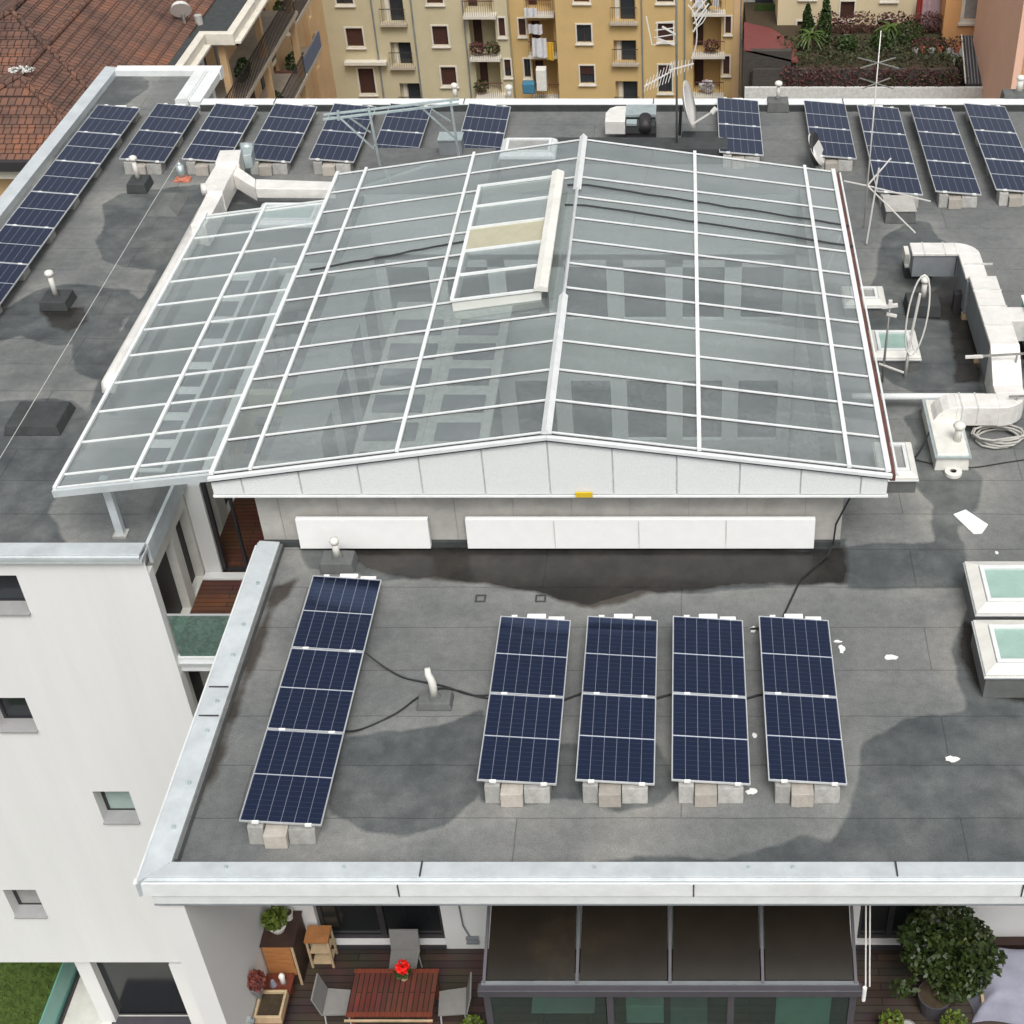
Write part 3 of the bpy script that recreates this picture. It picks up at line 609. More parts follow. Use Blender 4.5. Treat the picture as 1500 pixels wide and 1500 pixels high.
# walls
MB().box(-7.28,2.74,19.12,19.3,.0,ZB+.3).build('wall','wallgrey',PV)
MB().box(2.60,2.74,19.3,29.6,.0,1.7).build('wall','wallgrey',PV)
MB().box(-7.28,2.74,19.05,19.12,.0,.12).build('base_flashing','bitumen',PV)
mb=MB()
for x in (-6.9,-5.9,-4.9,-3.9,-2.9,-1.9,-.9,.1,1.1,2.1): mb.box(x-.006,x+.006,19.112,19.12,.14,1.4)
mb.box(-7.2,2.6,19.112,19.12,1.05,1.062)
mb.build('wall_joint','sill',PV)
for a,b in ((-6.62,-4.36),(-3.72,2.27)):
    MB().prism([(a,18.93,.07),(a,18.96,.70),(a,19.05,.70),(a,19.05,.07)],(b-a,0,0)).build('white_panel','panelwhite',PV,.01)
mb=MB()
for x in (-2.2,-.75,.75): mb.box(x-.004,x+.004,18.92,18.94,.08,.69)
mb.build('panel_joint','limewash',PV)
x0,z0=V(843,722,18.7); x1,z1=V(868,729,18.7)
tag(MB().box(x0,x1,18.70,18.73,z1,z0).build('sign_plate','yellowsign',None,.004),'small yellow plate fixed under the edge of the white gable','sign')
mb=MB().tube([(-6.2,19.05,1.28),(-6.0,19.02,1.27),(-5.6,19.03,1.26),(-5.45,19.06,1.25)],.018,6)
tag(mb.build('hanging_cable','antenna'),'short pale cable clipped below the left end of the gable','cable')
mb=MB().tube([(2.9,19.2,1.1),(2.75,18.98,.95),(2.62,18.95,.6),(2.6,18.94,.15),(2.5,18.8,.03),(2.0,18.2,.02),(1.55,17.0,.02),(1.1,16.95,.05)],.018,6)
tag(mb.build('black_cable','rubber'),'black cable dropping from the pavilion corner to the rightmost front array','cable')
# raised hatch in the glass roof
hz0,hz1=2.50,2.73
hz=lambda x: hz0+(x-HX0)/(HX1-HX0)*(hz1-hz0)
hy=[HY0+(HY1-HY0)*k/5 for k in range(6)]
HT=MB().prism([(HX0,HY0,zl(HX0)-.02),(HX1,HY0,zl(HX1)-.02),(HX1,HY0,hz1-.03),(HX0,HY0,hz0-.03)],(0,.04,0))
HT.prism([(HX0,HY1-.04,zl(HX0)-.02),(HX1,HY1-.04,zl(HX1)-.02),(HX1,HY1-.04,hz1-.03),(HX0,HY1-.04,hz0-.03)],(0,.04,0))
HT.box(HX0,HX0+.04,HY0+.04,HY1-.04,zl(HX0)-.02,hz0-.03)
HT.box(HX1-.04,HX1,HY0+.04,HY1-.04,zl(HX1)-.02,hz1-.03)
HT=HT.build('roof_hatch','ripple',PV)
for k in range(5):
    m_='beige' if k==2 else 'roofglass'
    MB().prism([(HX0,hy[k]+.02,hz0-.02),(HX1,hy[k]+.02,hz1-.02),(HX1,hy[k]+.02,hz1),(HX0,hy[k]+.02,hz0)],(0,hy[k+1]-hy[k]-.04,0)).build('hatch_pane',m_,HT)
for y in hy: MB().bar((HX0,y,hz0+.02),(HX1,y,hz1+.02),.05,.04).build('hatch_bar','whitemetal',HT)
MB().bar((HX0,HY0,hz0+.02),(HX0,HY1,hz0+.02),.07,.06).build('hatch_rail','whitemetal',HT)
MB().prism([(HX1-.12,HY0-.06,hz1+.02),(HX1+.14,HY0-.06,hz1+.0),(HX1+.14,HY0-.06,hz1+.10),(HX1,HY0-.06,hz1+.15),(HX1-.12,HY0-.06,hz1+.10)],(0,HY1-HY0+.12,0)).build('hatch_cap','offwhite',HT,.01)
# cables lying on the glass
def rope(y,xa,xb,label,dy=0):
    pts=[(xa+(xb-xa)*k/14,y+dy*k/14+random.uniform(-.025,.025),zl(xa+(xb-xa)*k/14)+.045) for k in range(15)]
    tag(MB().tube(pts,.02,6).build('roof_cable','rubber'),label,'cable')
rope(27.75,HX1+.2,XR+.1,'upper dark cable laid over the right glass slope from the hatch top',-.35)
rope(26.85,HX1+.2,XR+.1,'lower dark cable laid over the right glass slope from the hatch',-.35)
rope(25.5,XL+.3,HX0-.05,'thin dark cable over the left glass slope reaching the hatch',.35)

# ================================================================== LEAN-TO CANOPY
CX0,CZ0,CX1,CZ1=-10.58,1.28,-7.78,1.66
cz=lambda x: CZ0+(x-CX0)/(CX1-CX0)*(CZ1-CZ0)
CN=thing('glass_canopy',(-9.2,24,0),'lower glass lean-to canopy with white bars over the gap left of the gabled roof','canopy')
CY0,CY1=19.0,28.9
MB().prism([(CX0,CY0,cz(CX0)),(CX1,CY0,cz(CX1)),(CX1,CY0,cz(CX1)+.02),(CX0,CY0,cz(CX0)+.02)],(0,CY1-CY0,0)).build('roof_pane','roofglass',CN)
cys=[CY0+.05,CY0+.42]+[CY0+.42+.93*k for k in range(1,11)]+[CY1-.05]
for y in cys:
    if y>CY1: continue
    MB().bar((CX0,y,CZ0+.034),(CX1,y,CZ1+.034),.038,.024).build('glazing_bar','whitemetal',CN)
for x in (CX0+.02,-9.22,CX1-.02): MB().bar((x,CY0,cz(x)+.06),(x,CY1,cz(x)+.06),.06,.05).build('purlin','whitemetal',CN)
MB().prism([(CX0-.02,CY0-.05,CZ0-.10),(CX1,CY0-.05,CZ1-.12),(CX1,CY0-.05,CZ1+.02),(CX0-.02,CY0-.05,CZ0+.04)],(0,.06,0)).build('front_beam','cap',CN,.005)
px,py=G(178,784); MB().box(px-.07,px+.07,py-.05,py+.07,0,CZ0+.0).build('post','cap',CN,.01)
MB().box(px-.12,px+.12,py-.1,py+.12,.002,.05).build('post_foot','concrete',CN)

# ================================================================== SOLAR ARRAYS
MW,ML,GAP=1.13,1.690,.020
def module_mesh():
    f=MB(); w=.012; h=.035
    f.box(0,MW,0,w,0,h).box(0,MW,ML-w,ML,0,h).box(0,w,w,ML-w,0,h).box(MW-w,MW,w,ML-w,0,h)
    f.box(w,MW-w,ML/2-.007,ML/2+.007,.028,.0335)
    return f
FR=None
def make_array(n,label,group):
    """origin at front-left corner on the roof; modules run towards +Y"""
    t=thing('solar_array',(0,0,0),label,'solar array',group)
    tilt=R(5.0); zl_=.37
    for k in range(n):
        y=k*(ML+GAP)
        f=module_mesh(); f.box(.016,MW-.016,.016,ML-.016,.004,.012)
        o=f.build('solar_module','alu',t,0)
        c=MB().face([(.016,.016,.0305),(MW-.016,.016,.0305),(MW-.016,ML-.016,.0305),(.016,ML-.016,.0305)])
        # lay the cell sheet just under the centre bar
        c=c.build('cell_sheet','cells',o,0,uv=lambda co:((co.x-.016)/(MW-.032),(co.y-.016)/(ML-.032)))
        c.data.transform(Matrix.Translation((0,0,-.0035)))
        o.location=(0,y,zl_); o.rotation_euler=(0,tilt,0)
    for k in range(n+1):
        y=k*(ML+GAP)-GAP/2
        for fx in (.2,.84):
            x=fx*MW; z=zl_-math.sin(tilt)*x+.035
            MB().box(x-.045,x+.045,y-.018,y+.018,z-.03,z+.012).build('clamp','blotch',t)
        z0=0.0; L=n*(ML+GAP)
        yy=y+(.10 if k==0 else (-.10 if k==n else 0))
        # concrete supports
        def blk(x0,x1,ya,yb,zt,zt2,m_):
            MB().prism([(x0,ya,z0+.002),(x0,yb,z0+.002),(x0,yb-.05,zt),(x0,ya+.07,zt)],(x1-x0,0,0)).build('ballast_block',m_,t,.012)
        if k==n: MB().box(.42,.72,y+.02,y+.12,.27,.33).build('ballast_block','blotch',t,.008); MB().box(.76,1.02,y+.02,y+.10,.24,.29).build('ballast_block','blotch',t,.008)
        blk(.10,.32,yy-.20,yy+.22,.31,.3,'concrete'); blk(.66,1.03,yy-.20,yy+.22,.25,.3,'concrete')
        MB().prism([(.33,yy-.27,.002),(.33,yy+.25,.002),(.33,yy+.22,.24),(.33,yy-.23,.24)],(.32,0,0)).build('ballast_block','concrete2',t,.012)
    return t
spec=[ # x_left,y_front,n,label
 (-6.14,12.80,3,'long front array of three dark panels nearest the left parapet'),
 (-2.93,13.53,2,'front array of two panels right of the bent vent pipe'),
 (-1.53,13.53,2,'front array second from the left in the row of four short ones'),
 (-.16,13.53,2,'front array second from the right in the row of four short ones'),
 (1.22,13.53,2,'front array at the right end of the row of four short ones'),
 (-15.78,23.40,8,'longest array running down the left parapet and out of the picture'),
 (-14.20,33.75,2,'back array beside the longest one with the vent pipe in front'),
 (-12.62,33.75,2,'back array behind the salmon vent base and white duct elbow'),
 (-11.02,33.75,2,'back array just right of the white duct junction'),
 (-9.42,33.75,2,'back array crossed by the left end of the galvanised bracket'),
 (-7.90,33.75,2,'back array between the two legs of the galvanised bracket'),
 (-5.78,33.75,2,'back array standing right of the galvanised bracket, base hidden'),
 (.93,35.02-.87,2,'half hidden back array right of the satellite dish'),
 (3.28,33.95,2,'short back array with a round dish edge-on at its left side'),
 (4.70,31.95,3,'long right array crossed by the thin aerial mast'),
 (6.12,31.95,3,'long right array between the mast one and the outermost one'),
 (7.60,32.05,3,'long right array outermost on the right, cut by the picture edge')]
protos={}
for i,(x,y,n,lb) in enumerate(spec):
    grp='solar arrays laid on the flat roofs'
    if n not in protos:
        t=make_array(n,lb,grp); y-=.05; t.location=(x,y,0); protos[n]=t
    else: copy_thing(protos[n],(x,y-.05,0),lb,grp)

# cables between front arrays
def cable(pts,label,r=.016,m='rubber',name='black_cable'):
    # Catmull-Rom smoothing
    P=[Vector(p) for p in pts]; P=[P[0]]+P+[P[-1]]; out=[]
    for i in range(1,len(P)-2):
        for k in range(6):
            t=k/6; a,b,c,d=P[i-1],P[i],P[i+1],P[i+2]
            out.append(.5*((2*b)+(c-a)*t+(2*a-5*b+4*c-d)*t*t+(3*b-a-3*c+d)*t**3))
    out.append(P[-2])
    return tag(MB().tube(out,r,6).build(name,m,None,0,True),label,'cable')
g=lambda x,y,z=.02:(*G(x,y,z),z)
cable([g(528,950,.3),g(560,975,.1),g(590,992),g(615,998),g(650,1005),g(690,1018),g(722,1018)],'black cable from the long front array past the bent vent to the next array')
cable([g(495,1072,.2),g(530,1068),g(580,1045),g(615,1020),g(650,1008,.03),g(700,1020,.03),g(722,1024)],'lower black cable curving from the long front array to the vent')
for a,b,l in ((832,848,'first and second'),(956,988,'second and third'),(1090,1120,'third and fourth')):
    cable([g(a-12,1028),g((a+b)/2,1020),g(b+10,1014)],'black cable pair linking the %s short front arrays'%l,.02)

# ================================================================== VENTS ON THE ROOFS
def vent(px,py,bw,bd,bh,label,base='bitumen',h=.55,r=.055,cap=.10,flat=False,bent=False,z0=0,pipe='offwhite',group='vent pipes on the flat roofs'):
    x,y=G(px,py,z0)
    t=thing('vent_pipe',(x,y,z0),label,'vent',group)
    if bw: MB().frustum(x-bw/2,x+bw/2,y-bd/2,y+bd/2,z0+.001,z0+bh,.03).build('base',base,t,.02)
    zb=z0+bh
    if bw: MB().tube([(x,y,zb-.005),(x,y,zb+.05)],[r*1.8,r*1.3],12).build('collar',base,t)
    if bent:
        MB().tube([(x,y,zb),(x,y,zb+.28),(x-.02,y+.02,zb+.36),(x-.06,y+.06,zb+.42),(x-.07,y+.10,zb+.52)],[r,r,r*.95,r*.9,r*.7],12).build('pipe',pipe,t,0,True)
    else:
        MB().tube([(x,y,zb),(x,y,zb+h)],r,12).build('pipe',pipe,t,0,True)
        MB().tube([(x,y,zb+h-.05),(x,y,zb+h+.0),(x,y,zb+h+.05),(x,y,zb+h+.08)],[cap*.8,cap,cap*.8,cap*.2],14).build('cap',pipe,t,0,True)
    return t
vent(86,446,.62,.62,.22,'white capped vent on a dark square base, beside the longest array')
vent(206,276,.50,.62,.25,'grey capped vent on a dark square base in front of the back arrays')
t=vent(268,264,.42,.30,.06,'greenish cone vent on a flat salmon square base','terracotta',.35,.09,.06,pipe='galv')
vent(497,830,.60,.42,.22,'capped vent against the pavilion wall at the head of the long front array','bitumenl',.35,.06,.085)
vent(638,1030,.55,.35,.14,'bent white vent pipe on a low grey base between front arrays','bitumenl',r=.06,bent=True)
vent(1139,160,.62,.5,.28,'white mushroom vent on a grey box at the back parapet','bitumenl',.45,.05,.11)
vent(1490,150,.9,.5,.3,'white vent on a grey base at the far right back corner','bitumenl',.4,.09,.12)
vent(1350,455,.75,.62,.3,'pinkish capped vent on a dark box inside the duct loop','bitumen',.45,.06,.1)
vent(668,152,.0,.0,.22,'small white capped vent at the back parapet above the bracket',h=.3,r=.06,cap=.1)
vent(747,152,.0,.0,.22,'small white capped vent at the back parapet left of the open roof',h=.25,r=.06,cap=.11)

# low boxes, hatches and kerbs
def lowbox(name,x0,x1,y0,y1,h,label,cat,m='bitumen',top=None,ins=.04):
    t=thing(name,((x0+x1)/2,(y0+y1)/2,0),label,cat)
    MB().frustum(x0,x1,y0,y1,.001,h,ins).build('body',m,t,.02)
    if top: MB().box(x0+ins-.03,x1-ins+.03,y0+ins-.03,y1-ins+.03,h,h+.03).build('lid',top,t,.01)
    return t
lowbox('roof_hatch_cover',-13.05,-11.95,22.35,23.3,.2,'low dark felt covered hatch near the lower left roof','hatch','bitumen',None,.06)
ax,ay=G(212,318); bx,by=G(292,284)
lowbox('covered_skylight',ax,bx-.2,ay,by,.16,'low grey felt covered hump left of the white duct','roof hump','bitumenl',None,.25)
x,y=G(1318,325); lowbox('grey_box',x-.38,x+.38,y-.1,y+.75,.3,'grey box on the roof in front of the mast array','roof box','bitumenl','wallgrey')
lowbox('long_kerb',-4.6,1.2,34.2,34.95,.42,'long dark upstand kerb behind the gabled glass roof','kerb','bitumen')
lowbox('mast_plinth',-.05,1.0,35.1,35.6,.3,'dark plinth behind the long kerb under the satellite dish','plinth','bitumen')
lowbox('raised_roof_block',-7.9,-4.62,30.9,33.6,.75,'raised grey roof block behind the left part of the glass roof','roof block','bitumenl')
def skylight(x0,x1,y0,y1,h,label,pane='skyglass',frame='offwhite',fw=.2):
    t=thing('skylight',((x0+x1)/2,(y0+y1)/2,0),label,'skylight','square framed skylights on the roofs')
    MB().box(x0+.04,x1-.04,y0+.04,y1-.04,.001,h-.1).build('curb','bitumenl',t)
    MB().box(x0,x1,y0,y1,h-.10,h-.075).build('flange','alu',t)
    fr=MB()
    def side(a,b,c,d): fr.f.append(tuple(len(fr.v)+i for i in range(4))); fr.v.extend([a,b,c,d])
    o=[(x0+.02,y0+.02,h-.03),(x1-.02,y0+.02,h-.03),(x1-.02,y1-.02,h-.03),(x0+.02,y1-.02,h-.03)]
    i_=[(x0+fw,y0+fw,h+.05),(x1-fw,y0+fw,h+.05),(x1-fw,y1-fw,h+.05),(x0+fw,y1-fw,h+.05)]
    ob=[(a,b,h-.075) for a,b,c in o]
    ii=[(x0+fw+.02,y0+fw+.02,h+.0),(x1-fw-.02,y0+fw+.02,h+.0),(x1-fw-.02,y1-fw-.02,h+.0),(x0+fw+.02,y1-fw-.02,h+.0)]
    for k in range(4):
        j=(k+1)%4; side(o[k],o[j],i_[j],i_[k]); side(ob[k],ob[j],o[j],o[k]); side(i_[k],i_[j],ii[j],ii[k])
    f=fr.build('frame',frame,t)
    w=.07; ir=MB(); a,b,c,d=x0+fw+.015,x1-fw-.015,y0+fw+.015,y1-fw-.015
    ir.box(a,b,c,c+w,h-.02,h+.065).box(a,b,d-w,d,h-.02,h+.065).box(a,a+w,c+w,d-w,h-.02,h+.065).box(b-w,b,c+w,d-w,h-.02,h+.065)
    ir.build('inner_frame','whitemetal',t,.01)
    MB().box(a+w,b-w,c+w,d-w,h+.0,h+.02).build('pane',pane,t)
    return t
skylight(4.68,6.9,16.80,18.10,.55,'rear one of two large white skylights with green panes at the right edge')
skylight(4.60,6.8,15.42,16.68,.55,'nearer one of two large white skylights with green panes at the right edge')
skylight(3.45,4.38,26.65,27.5,.35,'small white skylight beside the glass roof, farthest of three','greypane',fw=.16)
skylight(3.80,4.85,24.55,25.65,.38,'green paned skylight beside the glass roof, under the loop aerial',fw=.16)
skylight(3.55,4.28,20.55,21.70,.38,'white skylight tucked under the near right corner of the glass roof','greypane',fw=.14)
skylight(-4.55,-3.15,33.1,34.15,.75,'white framed skylight standing behind the ridge of the glass roof','greypane','whitemetal',.12)
skylight(-10.0,-8.45,30.0,31.1,.5,'long white framed skylight behind the lean-to canopy','grayglass','whitemetal',.12)

# ================================================================== DUCTS
D=thing('ventilation_duct',(5.6,25,0),'white boxy ventilation duct bent round the right part of the roof','duct')
def ductbox(poly_top,z0,z1,parent=D,name='duct_section'):
    p=[(x,y,z0) for x,y in poly_top]; o=MB().prism(p,(0,0,z1-z0)).build(name,'duct',parent,.015); return o
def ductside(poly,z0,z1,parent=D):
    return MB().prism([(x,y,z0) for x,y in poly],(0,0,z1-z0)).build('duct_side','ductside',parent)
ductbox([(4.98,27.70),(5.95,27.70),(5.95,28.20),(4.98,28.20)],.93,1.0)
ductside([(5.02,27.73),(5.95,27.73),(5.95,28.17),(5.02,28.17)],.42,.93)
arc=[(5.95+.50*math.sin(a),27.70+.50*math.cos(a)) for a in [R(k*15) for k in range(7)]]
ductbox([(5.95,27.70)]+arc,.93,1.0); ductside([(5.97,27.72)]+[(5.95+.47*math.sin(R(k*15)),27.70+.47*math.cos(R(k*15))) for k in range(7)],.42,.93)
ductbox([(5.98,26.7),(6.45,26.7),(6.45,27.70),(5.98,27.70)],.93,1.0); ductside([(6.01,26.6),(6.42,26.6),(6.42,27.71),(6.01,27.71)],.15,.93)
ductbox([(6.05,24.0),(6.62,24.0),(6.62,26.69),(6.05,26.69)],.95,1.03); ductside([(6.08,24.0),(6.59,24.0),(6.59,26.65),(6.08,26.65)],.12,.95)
for (a,b,z,w) in ((24.7,25.4,1.03,0),): pass
MB().prism([(6.05,24.0,.93),(6.62,24.0,.93),(6.62,24.0,1.03),(6.05,24.0,1.03)],(0,-.001,0))
mb=MB(); mb.v=[(6.05,24.0,.12),(6.62,24.0,.12),(6.62,24.0,1.03),(6.05,24.0,1.03),(6.0,23.1,.12),(6.57,23.1,.12),(6.57,23.1,.66),(6.0,23.1,.66)]
mb.f=[(3,2,6,7),(0,3,7,4),(1,5,6,2),(4,7,6,5)]; mb.build('duct_section','duct',D)
ductbox([(6.0,22.85),(6.57,22.85),(6.57,23.10),(6.0,23.10)],.20,.66)
arc=[(6.0+.57*math.cos(-R(k*15)),22.85+.50*math.sin(-R(k*15))) for k in range(7)]
ductbox([(6.0,22.85)]+arc,.22,.66)
ductbox([(5.2,22.35),(6.0,22.35),(6.0,22.84),(5.2,22.84)],.24,.66)
mb=MB()
pts=[]
for k in range(6):
    a=R(k*18); pts.append((5.2-.45*math.sin(a),22.35,.66-.45+.45*math.cos(a)))
mb.prism([(5.2,22.35,.24)]+[(5.2,22.35,.66)]+pts[1:]+[(4.75,22.35,.1)],(0,.49,0)); mb.build('duct_elbow','duct',D,.01)
# seams on duct
mb=MB()
for y in (27.2,26.1,25.45,24.7): mb.box(6.04,6.63,y-.012,y+.012,1.0,1.045)
for x in (5.3,5.6): mb.box(x-.012,x+.012,22.34,22.86,.3,.672)
for x in (5.25,5.7): mb.box(x-.012,x+.012,27.69,28.21,.95,1.01)
mb.build('duct_seam','limewash',D)
for y in (26.6,24.9,23.4): MB().box(6.0,6.5,y,y+.12,.001,.14).build('duct_foot','paletimber',D)
MB().box(5.85,6.05,26.9,27.1,.001,.45).build('duct_foot','darkframe',D)
# branch and unit
U=thing('air_unit',(7.6,25.3,0),'pale air handling unit joined to the duct at the right picture edge','air unit')
MB().box(6.62,7.1,24.95,25.5,.5,.98).build('branch_duct','duct',U,.01)
MB().box(7.0,8.4,24.8,25.75,.3,1.05).build('casing','tealglass',U,.02)
MB().box(6.97,8.45,24.76,25.8,1.05,1.09).build('lid','blotch',U,.01)
MB().tube([(7.6,24.79,.65),(7.6,24.74,.65)],.25,20).build('fan_grille','darkframe',U)
MB().box(7.0,8.4,24.2,24.75,.001,.28).build('tray','bitumen',U)
MB().box(7.05,7.2,25,25.6,.001,.3).build('foot','darkframe',U)
mb=MB(); mb.frustum(4.68,5.32,21.25,23.1,.001,.36,.03)
PB=thing('duct_plinth',(5,22,0),'long stained white plinth box that the duct end drops into','plinth'); mb.build('box','offwhite',PB,.015)
MB().box(4.66,5.34,21.22,23.12,.30,.33).build('flashing','galv',PB)
vent(1399,668,0,0,.36,'pink capped vent pipe on the stained plinth box',h=.34,r=.07,cap=.12)
t=thing('metal_box',(5.2,28.3,0),'low rusty white box under the first run of the duct','roof box')
ax,ay=G(1325,408); MB().box(ax,ax+.62,ay,ay+.5,.001,.28).build('body','bitumen',t,.01); MB().box(ax-.02,ax+.64,ay-.02,ay+.52,.28,.31).build('lid','offwhite',t); MB().box(ax-.02,ax+.08,ay+.1,ay+.5,.31,.55).build('flap','offwhite',t)
# left duct: long run + junction
L_=thing('left_duct',(-11.2,28,0),'long white duct on the left roof, round ended, with a junction at its far end','duct')
MB().tube([(-11.25,23.35,.32),(-11.25,23.45,.45),(-11.25,24,.45),(-11.22,28,.45),(-11.18,30.6,.5)],[.13,.15,.15,.16,.19],12).build('round_duct','duct',L_,0,True)
MB().box(-11.30,-10.95,24.2,30.6,.001,.30).build('curb','bitumenl',L_)
def dpoly(px,z1,z0,name,m='duct'):
    p=[(*G(a,b,z1),z0) for a,b in px]; n_=sum((p[i][0]*p[(i+1)%len(p)][1]-p[(i+1)%len(p)][0]*p[i][1]) for i in range(len(p)))
    if n_<0: p=p[::-1]
    MB().prism(p,(0,0,z1-z0)).build(name,m,L_,.015)
dpoly([(322,220),(353,219),(350,237),(315,238)],.92,.4,'junction_box')
dpoly([(317,239),(347,241),(334,264),(326,281),(303,281),(300,268)],.85,.35,'junction_box')
dpoly([(303,282),(327,282),(301,330),(279,330)],.78,.25,'duct_section')
MB().tube([(*G(295,275,.6),.55),(*G(306,274,.6),.55)],.15,14).build('open_end','duct',L_,0,True)
dpoly([(347,243),(374,262),(373,275),(341,256)],.8,.45,'branch_duct')
dpoly([(375,262),(490,266),(490,277),(374,276)],.75,.5,'branch_duct')
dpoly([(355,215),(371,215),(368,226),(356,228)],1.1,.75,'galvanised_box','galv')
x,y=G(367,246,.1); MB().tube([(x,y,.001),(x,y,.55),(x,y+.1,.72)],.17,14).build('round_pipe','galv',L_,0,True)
MB().box(-10.95,-10.1,30.95,31.4,.001,.3).build('curb','bitumen',L_)

# white pipe
tag(MB().tube([(3.3,23.25,.3),(5.9,23.25,.3)],.07,12).build('white_pipe','whitemetal',None,0,True),'straight white pipe running from the glass roof to the duct','pipe')
# galvanised antenna bracket
BK=thing('galvanised_bracket',(-7,33,0),'galvanised steel bracket frame with double top rail behind the left glass roof','bracket')
p1=Vector((-7.62,31.2,0)); p2=Vector((-5.65,31.6,0)); 
P=lambda x,y,Y:(V(x,y,Y)[0],Y,V(x,y,Y)[1])
for dy_,dz_ in ((0,0),(.12,.06)):
    MB().bar(Vector(P(473,175,31.0))+Vector((0,dy_,dz_)),Vector(P(672,152,31.6))+Vector((0,dy_,dz_)),.045).build('top_rail','galv',BK)
a=Vector(P(540,158,31.2)); b=Vector(P(557,243,31.2)); MB().bar(a,b,.05).build('leg','galv',BK)
a=Vector(P(660,148,31.6)); b=Vector(P(672,228,31.6)); MB().bar(a,b,.05).build('leg','galv',BK)
MB().bar(P(495,170,31.0),P(548,218,31.2),.04).build('brace','galv',BK); MB().bar(P(513,173,31.4),P(543,194,31.5),.035).build('brace','galv',BK)
MB().bar(P(615,155,31.5),P(668,204,31.6),.04).build('brace','galv',BK); MB().bar(P(632,160,31.8),P(660,178,31.8),.035).build('brace','galv',BK)
MB().bar(P(495,162,31.0),P(496,176,31.0),.05).build('bolt_bracket','galv',BK)
x,y=G(662,222,.75); t=thing('galvanised_box',(x,y,.75),'pale galvanised box at the foot of the bracket leg','metal box')
MB().box(x-.28,x+.28,y-.2,y+.25,.752,1.12).build('body','ductside',t); MB().box(x-.30,x+.30,y-.22,y+.27,1.12,1.15).build('lid','galv',t)
# exhaust unit near the back
x,y=G(888,198,0)
E_=thing('exhaust_unit',(-1.3,35.6,0),'white round shouldered exhaust duct with open fan behind the kerb','exhaust unit')
pr=[(-2.02,35.35,.3),(-1.5,35.35,.3),(-1.5,36.35,.3),(-1.75,36.35,.3),(-1.92,36.2,.3),(-2.02,35.9,.3)]
MB().prism(pr,(0,0,.35)).build('duct','duct',E_,.01)
MB().box(-1.48,-.72,35.45,36.2,.28,.50).build('casing','bitumen',E_); MB().box(-1.5,-.70,35.85,36.5,.55,.62).build('lid','galv',E_); MB().box(-1.47,-1.2,35.42,35.7,.5,.56).build('plate','galv',E_)
MB().tube([(-.98,35.40,.42),(-.98,35.85,.55)],.16,16).build('fan_outlet','darkframe',E_,0,True)
MB().box(-1.5,-.7,35.5,36.2,.001,.28).build('stand','darkframe',E_)

# ================================================================== ANTENNAS
def mast(name,bx,by,top,label,r=.03,m='mastm',z0=0):
    t=thing(name,(bx,by,z0),label,'aerial mast'); MB().tube([(bx,by,z0),(bx,by,z0+top*.55),(bx,by,z0+top)],[r,r*.85,r*.5],8).build('pole',m,t,0,True); return t
mx,my=-.15,34.55
A1=mast('aerial_mast',mx,my,7.0,'tall mast with white aerials in front of the orange yellow building',.03,z0=.42)
def yagi(c,d,n,ln,up,parent,m='antenna',name='yagi_antenna',cw=.012):
    c=Vector(c); d=Vector(d).normalized(); up=Vector(up).normalized(); mb=MB(); L=n*.09
    mb.bar(c-d*L/2,c+d*L/2,.028)
    for k in range(n):
        q=c+d*(-L/2+L*(k+.5)/n); l=ln*(1-.5*k/n); mb.bar(q-up*l/2,q+up*l/2,cw)
    return mb.build(name,m,parent)
z=lambda py: V(995,py,my)[1]
yagi((mx-.45,my,z(115)),(-1,-.3,-.45),9,.55,(.25,.4,.8),A1)
# big comb aerial
mb=MB(); c=Vector((mx-.35,my,z(45)))
for k in range(4): mb.bar(c+Vector((-.22+k*.02,0,-.35+k*.18)),c+Vector((.30,0,-.25+k*.16)),.02)
mb.bar(c+Vector((-.25,0,-.35)),c+Vector((-.38,0,.35)),.03); mb.bar(c+Vector((-.1,0,-.2)),c+Vector((.3,0,-.35)),.04); mb.bar(c+Vector((.0,0,.1)),c+Vector((.35,0,-.1)),.04)
mb.build('comb_antenna','antenna',A1)
mb=MB(); c=Vector((mx+.18,my,z(50)))
pts=[c+Vector((.32*math.sin(a),0,.75*math.cos(a))) for a in [R(k*18) for k in range(1,9)]]; mb.tube(pts,.018,6)
pts=[c+Vector((.55*math.sin(a),.1,.5+.45*math.cos(a))) for a in [R(k*18) for k in range(0,9)]]; mb.tube(pts,.014,6)
for k in range(5):
    a=R(40+k*18); mb.bar(c+Vector((.24*math.sin(a),0,.65*math.cos(a)+.3)),c+Vector((.6*math.sin(a),.1,.5+.5*math.cos(a)+.25)),.03)
mb.build('curved_antenna','antenna',A1)
yagi((mx+.12,my,z(98)),(1,.2,.2),7,.4,(.1,.3,.9),A1)
# dish
DS=thing('satellite_dish',(.1,35.3,.3),'white satellite dish seen nearly edge-on beside the mast','satellite dish')
mb=MB(); n=24; rr=.62; ax_=Vector((.93,-.1,.25)).normalized(); u=ax_.cross(Vector((0,1,0))).normalized(); w=ax_.cross(u)
cc=Vector((V(1004,155,35.3)[0],35.3,V(1004,155,35.3)[1])); rings=[0,.25,.5,.75,1]; idx=[]
for side in (0,.03):
    for q in rings:
        for k in range(n):
            a=2*math.pi*k/n; mb.v.append(tuple(cc+(u*math.cos(a)+w*math.sin(a))*rr*q+ax_*(.14*q*q-side)))
m_=len(rings)
for s_ in range(2):
    for i in range(m_-1):
        for k in range(n):
            k2=(k+1)%n; b_=s_*m_*n; mb.f.append((b_+i*n+k,b_+i*n+k2,b_+(i+1)*n+k2,b_+(i+1)*n+k))
for k in range(n): k2=(k+1)%n; mb.f.append(((m_-1)*n+k,(m_-1)*n+k2,m_*n+(m_-1)*n+k2,m_*n+(m_-1)*n+k))
mb.build('reflector','antenna',DS,0,True)
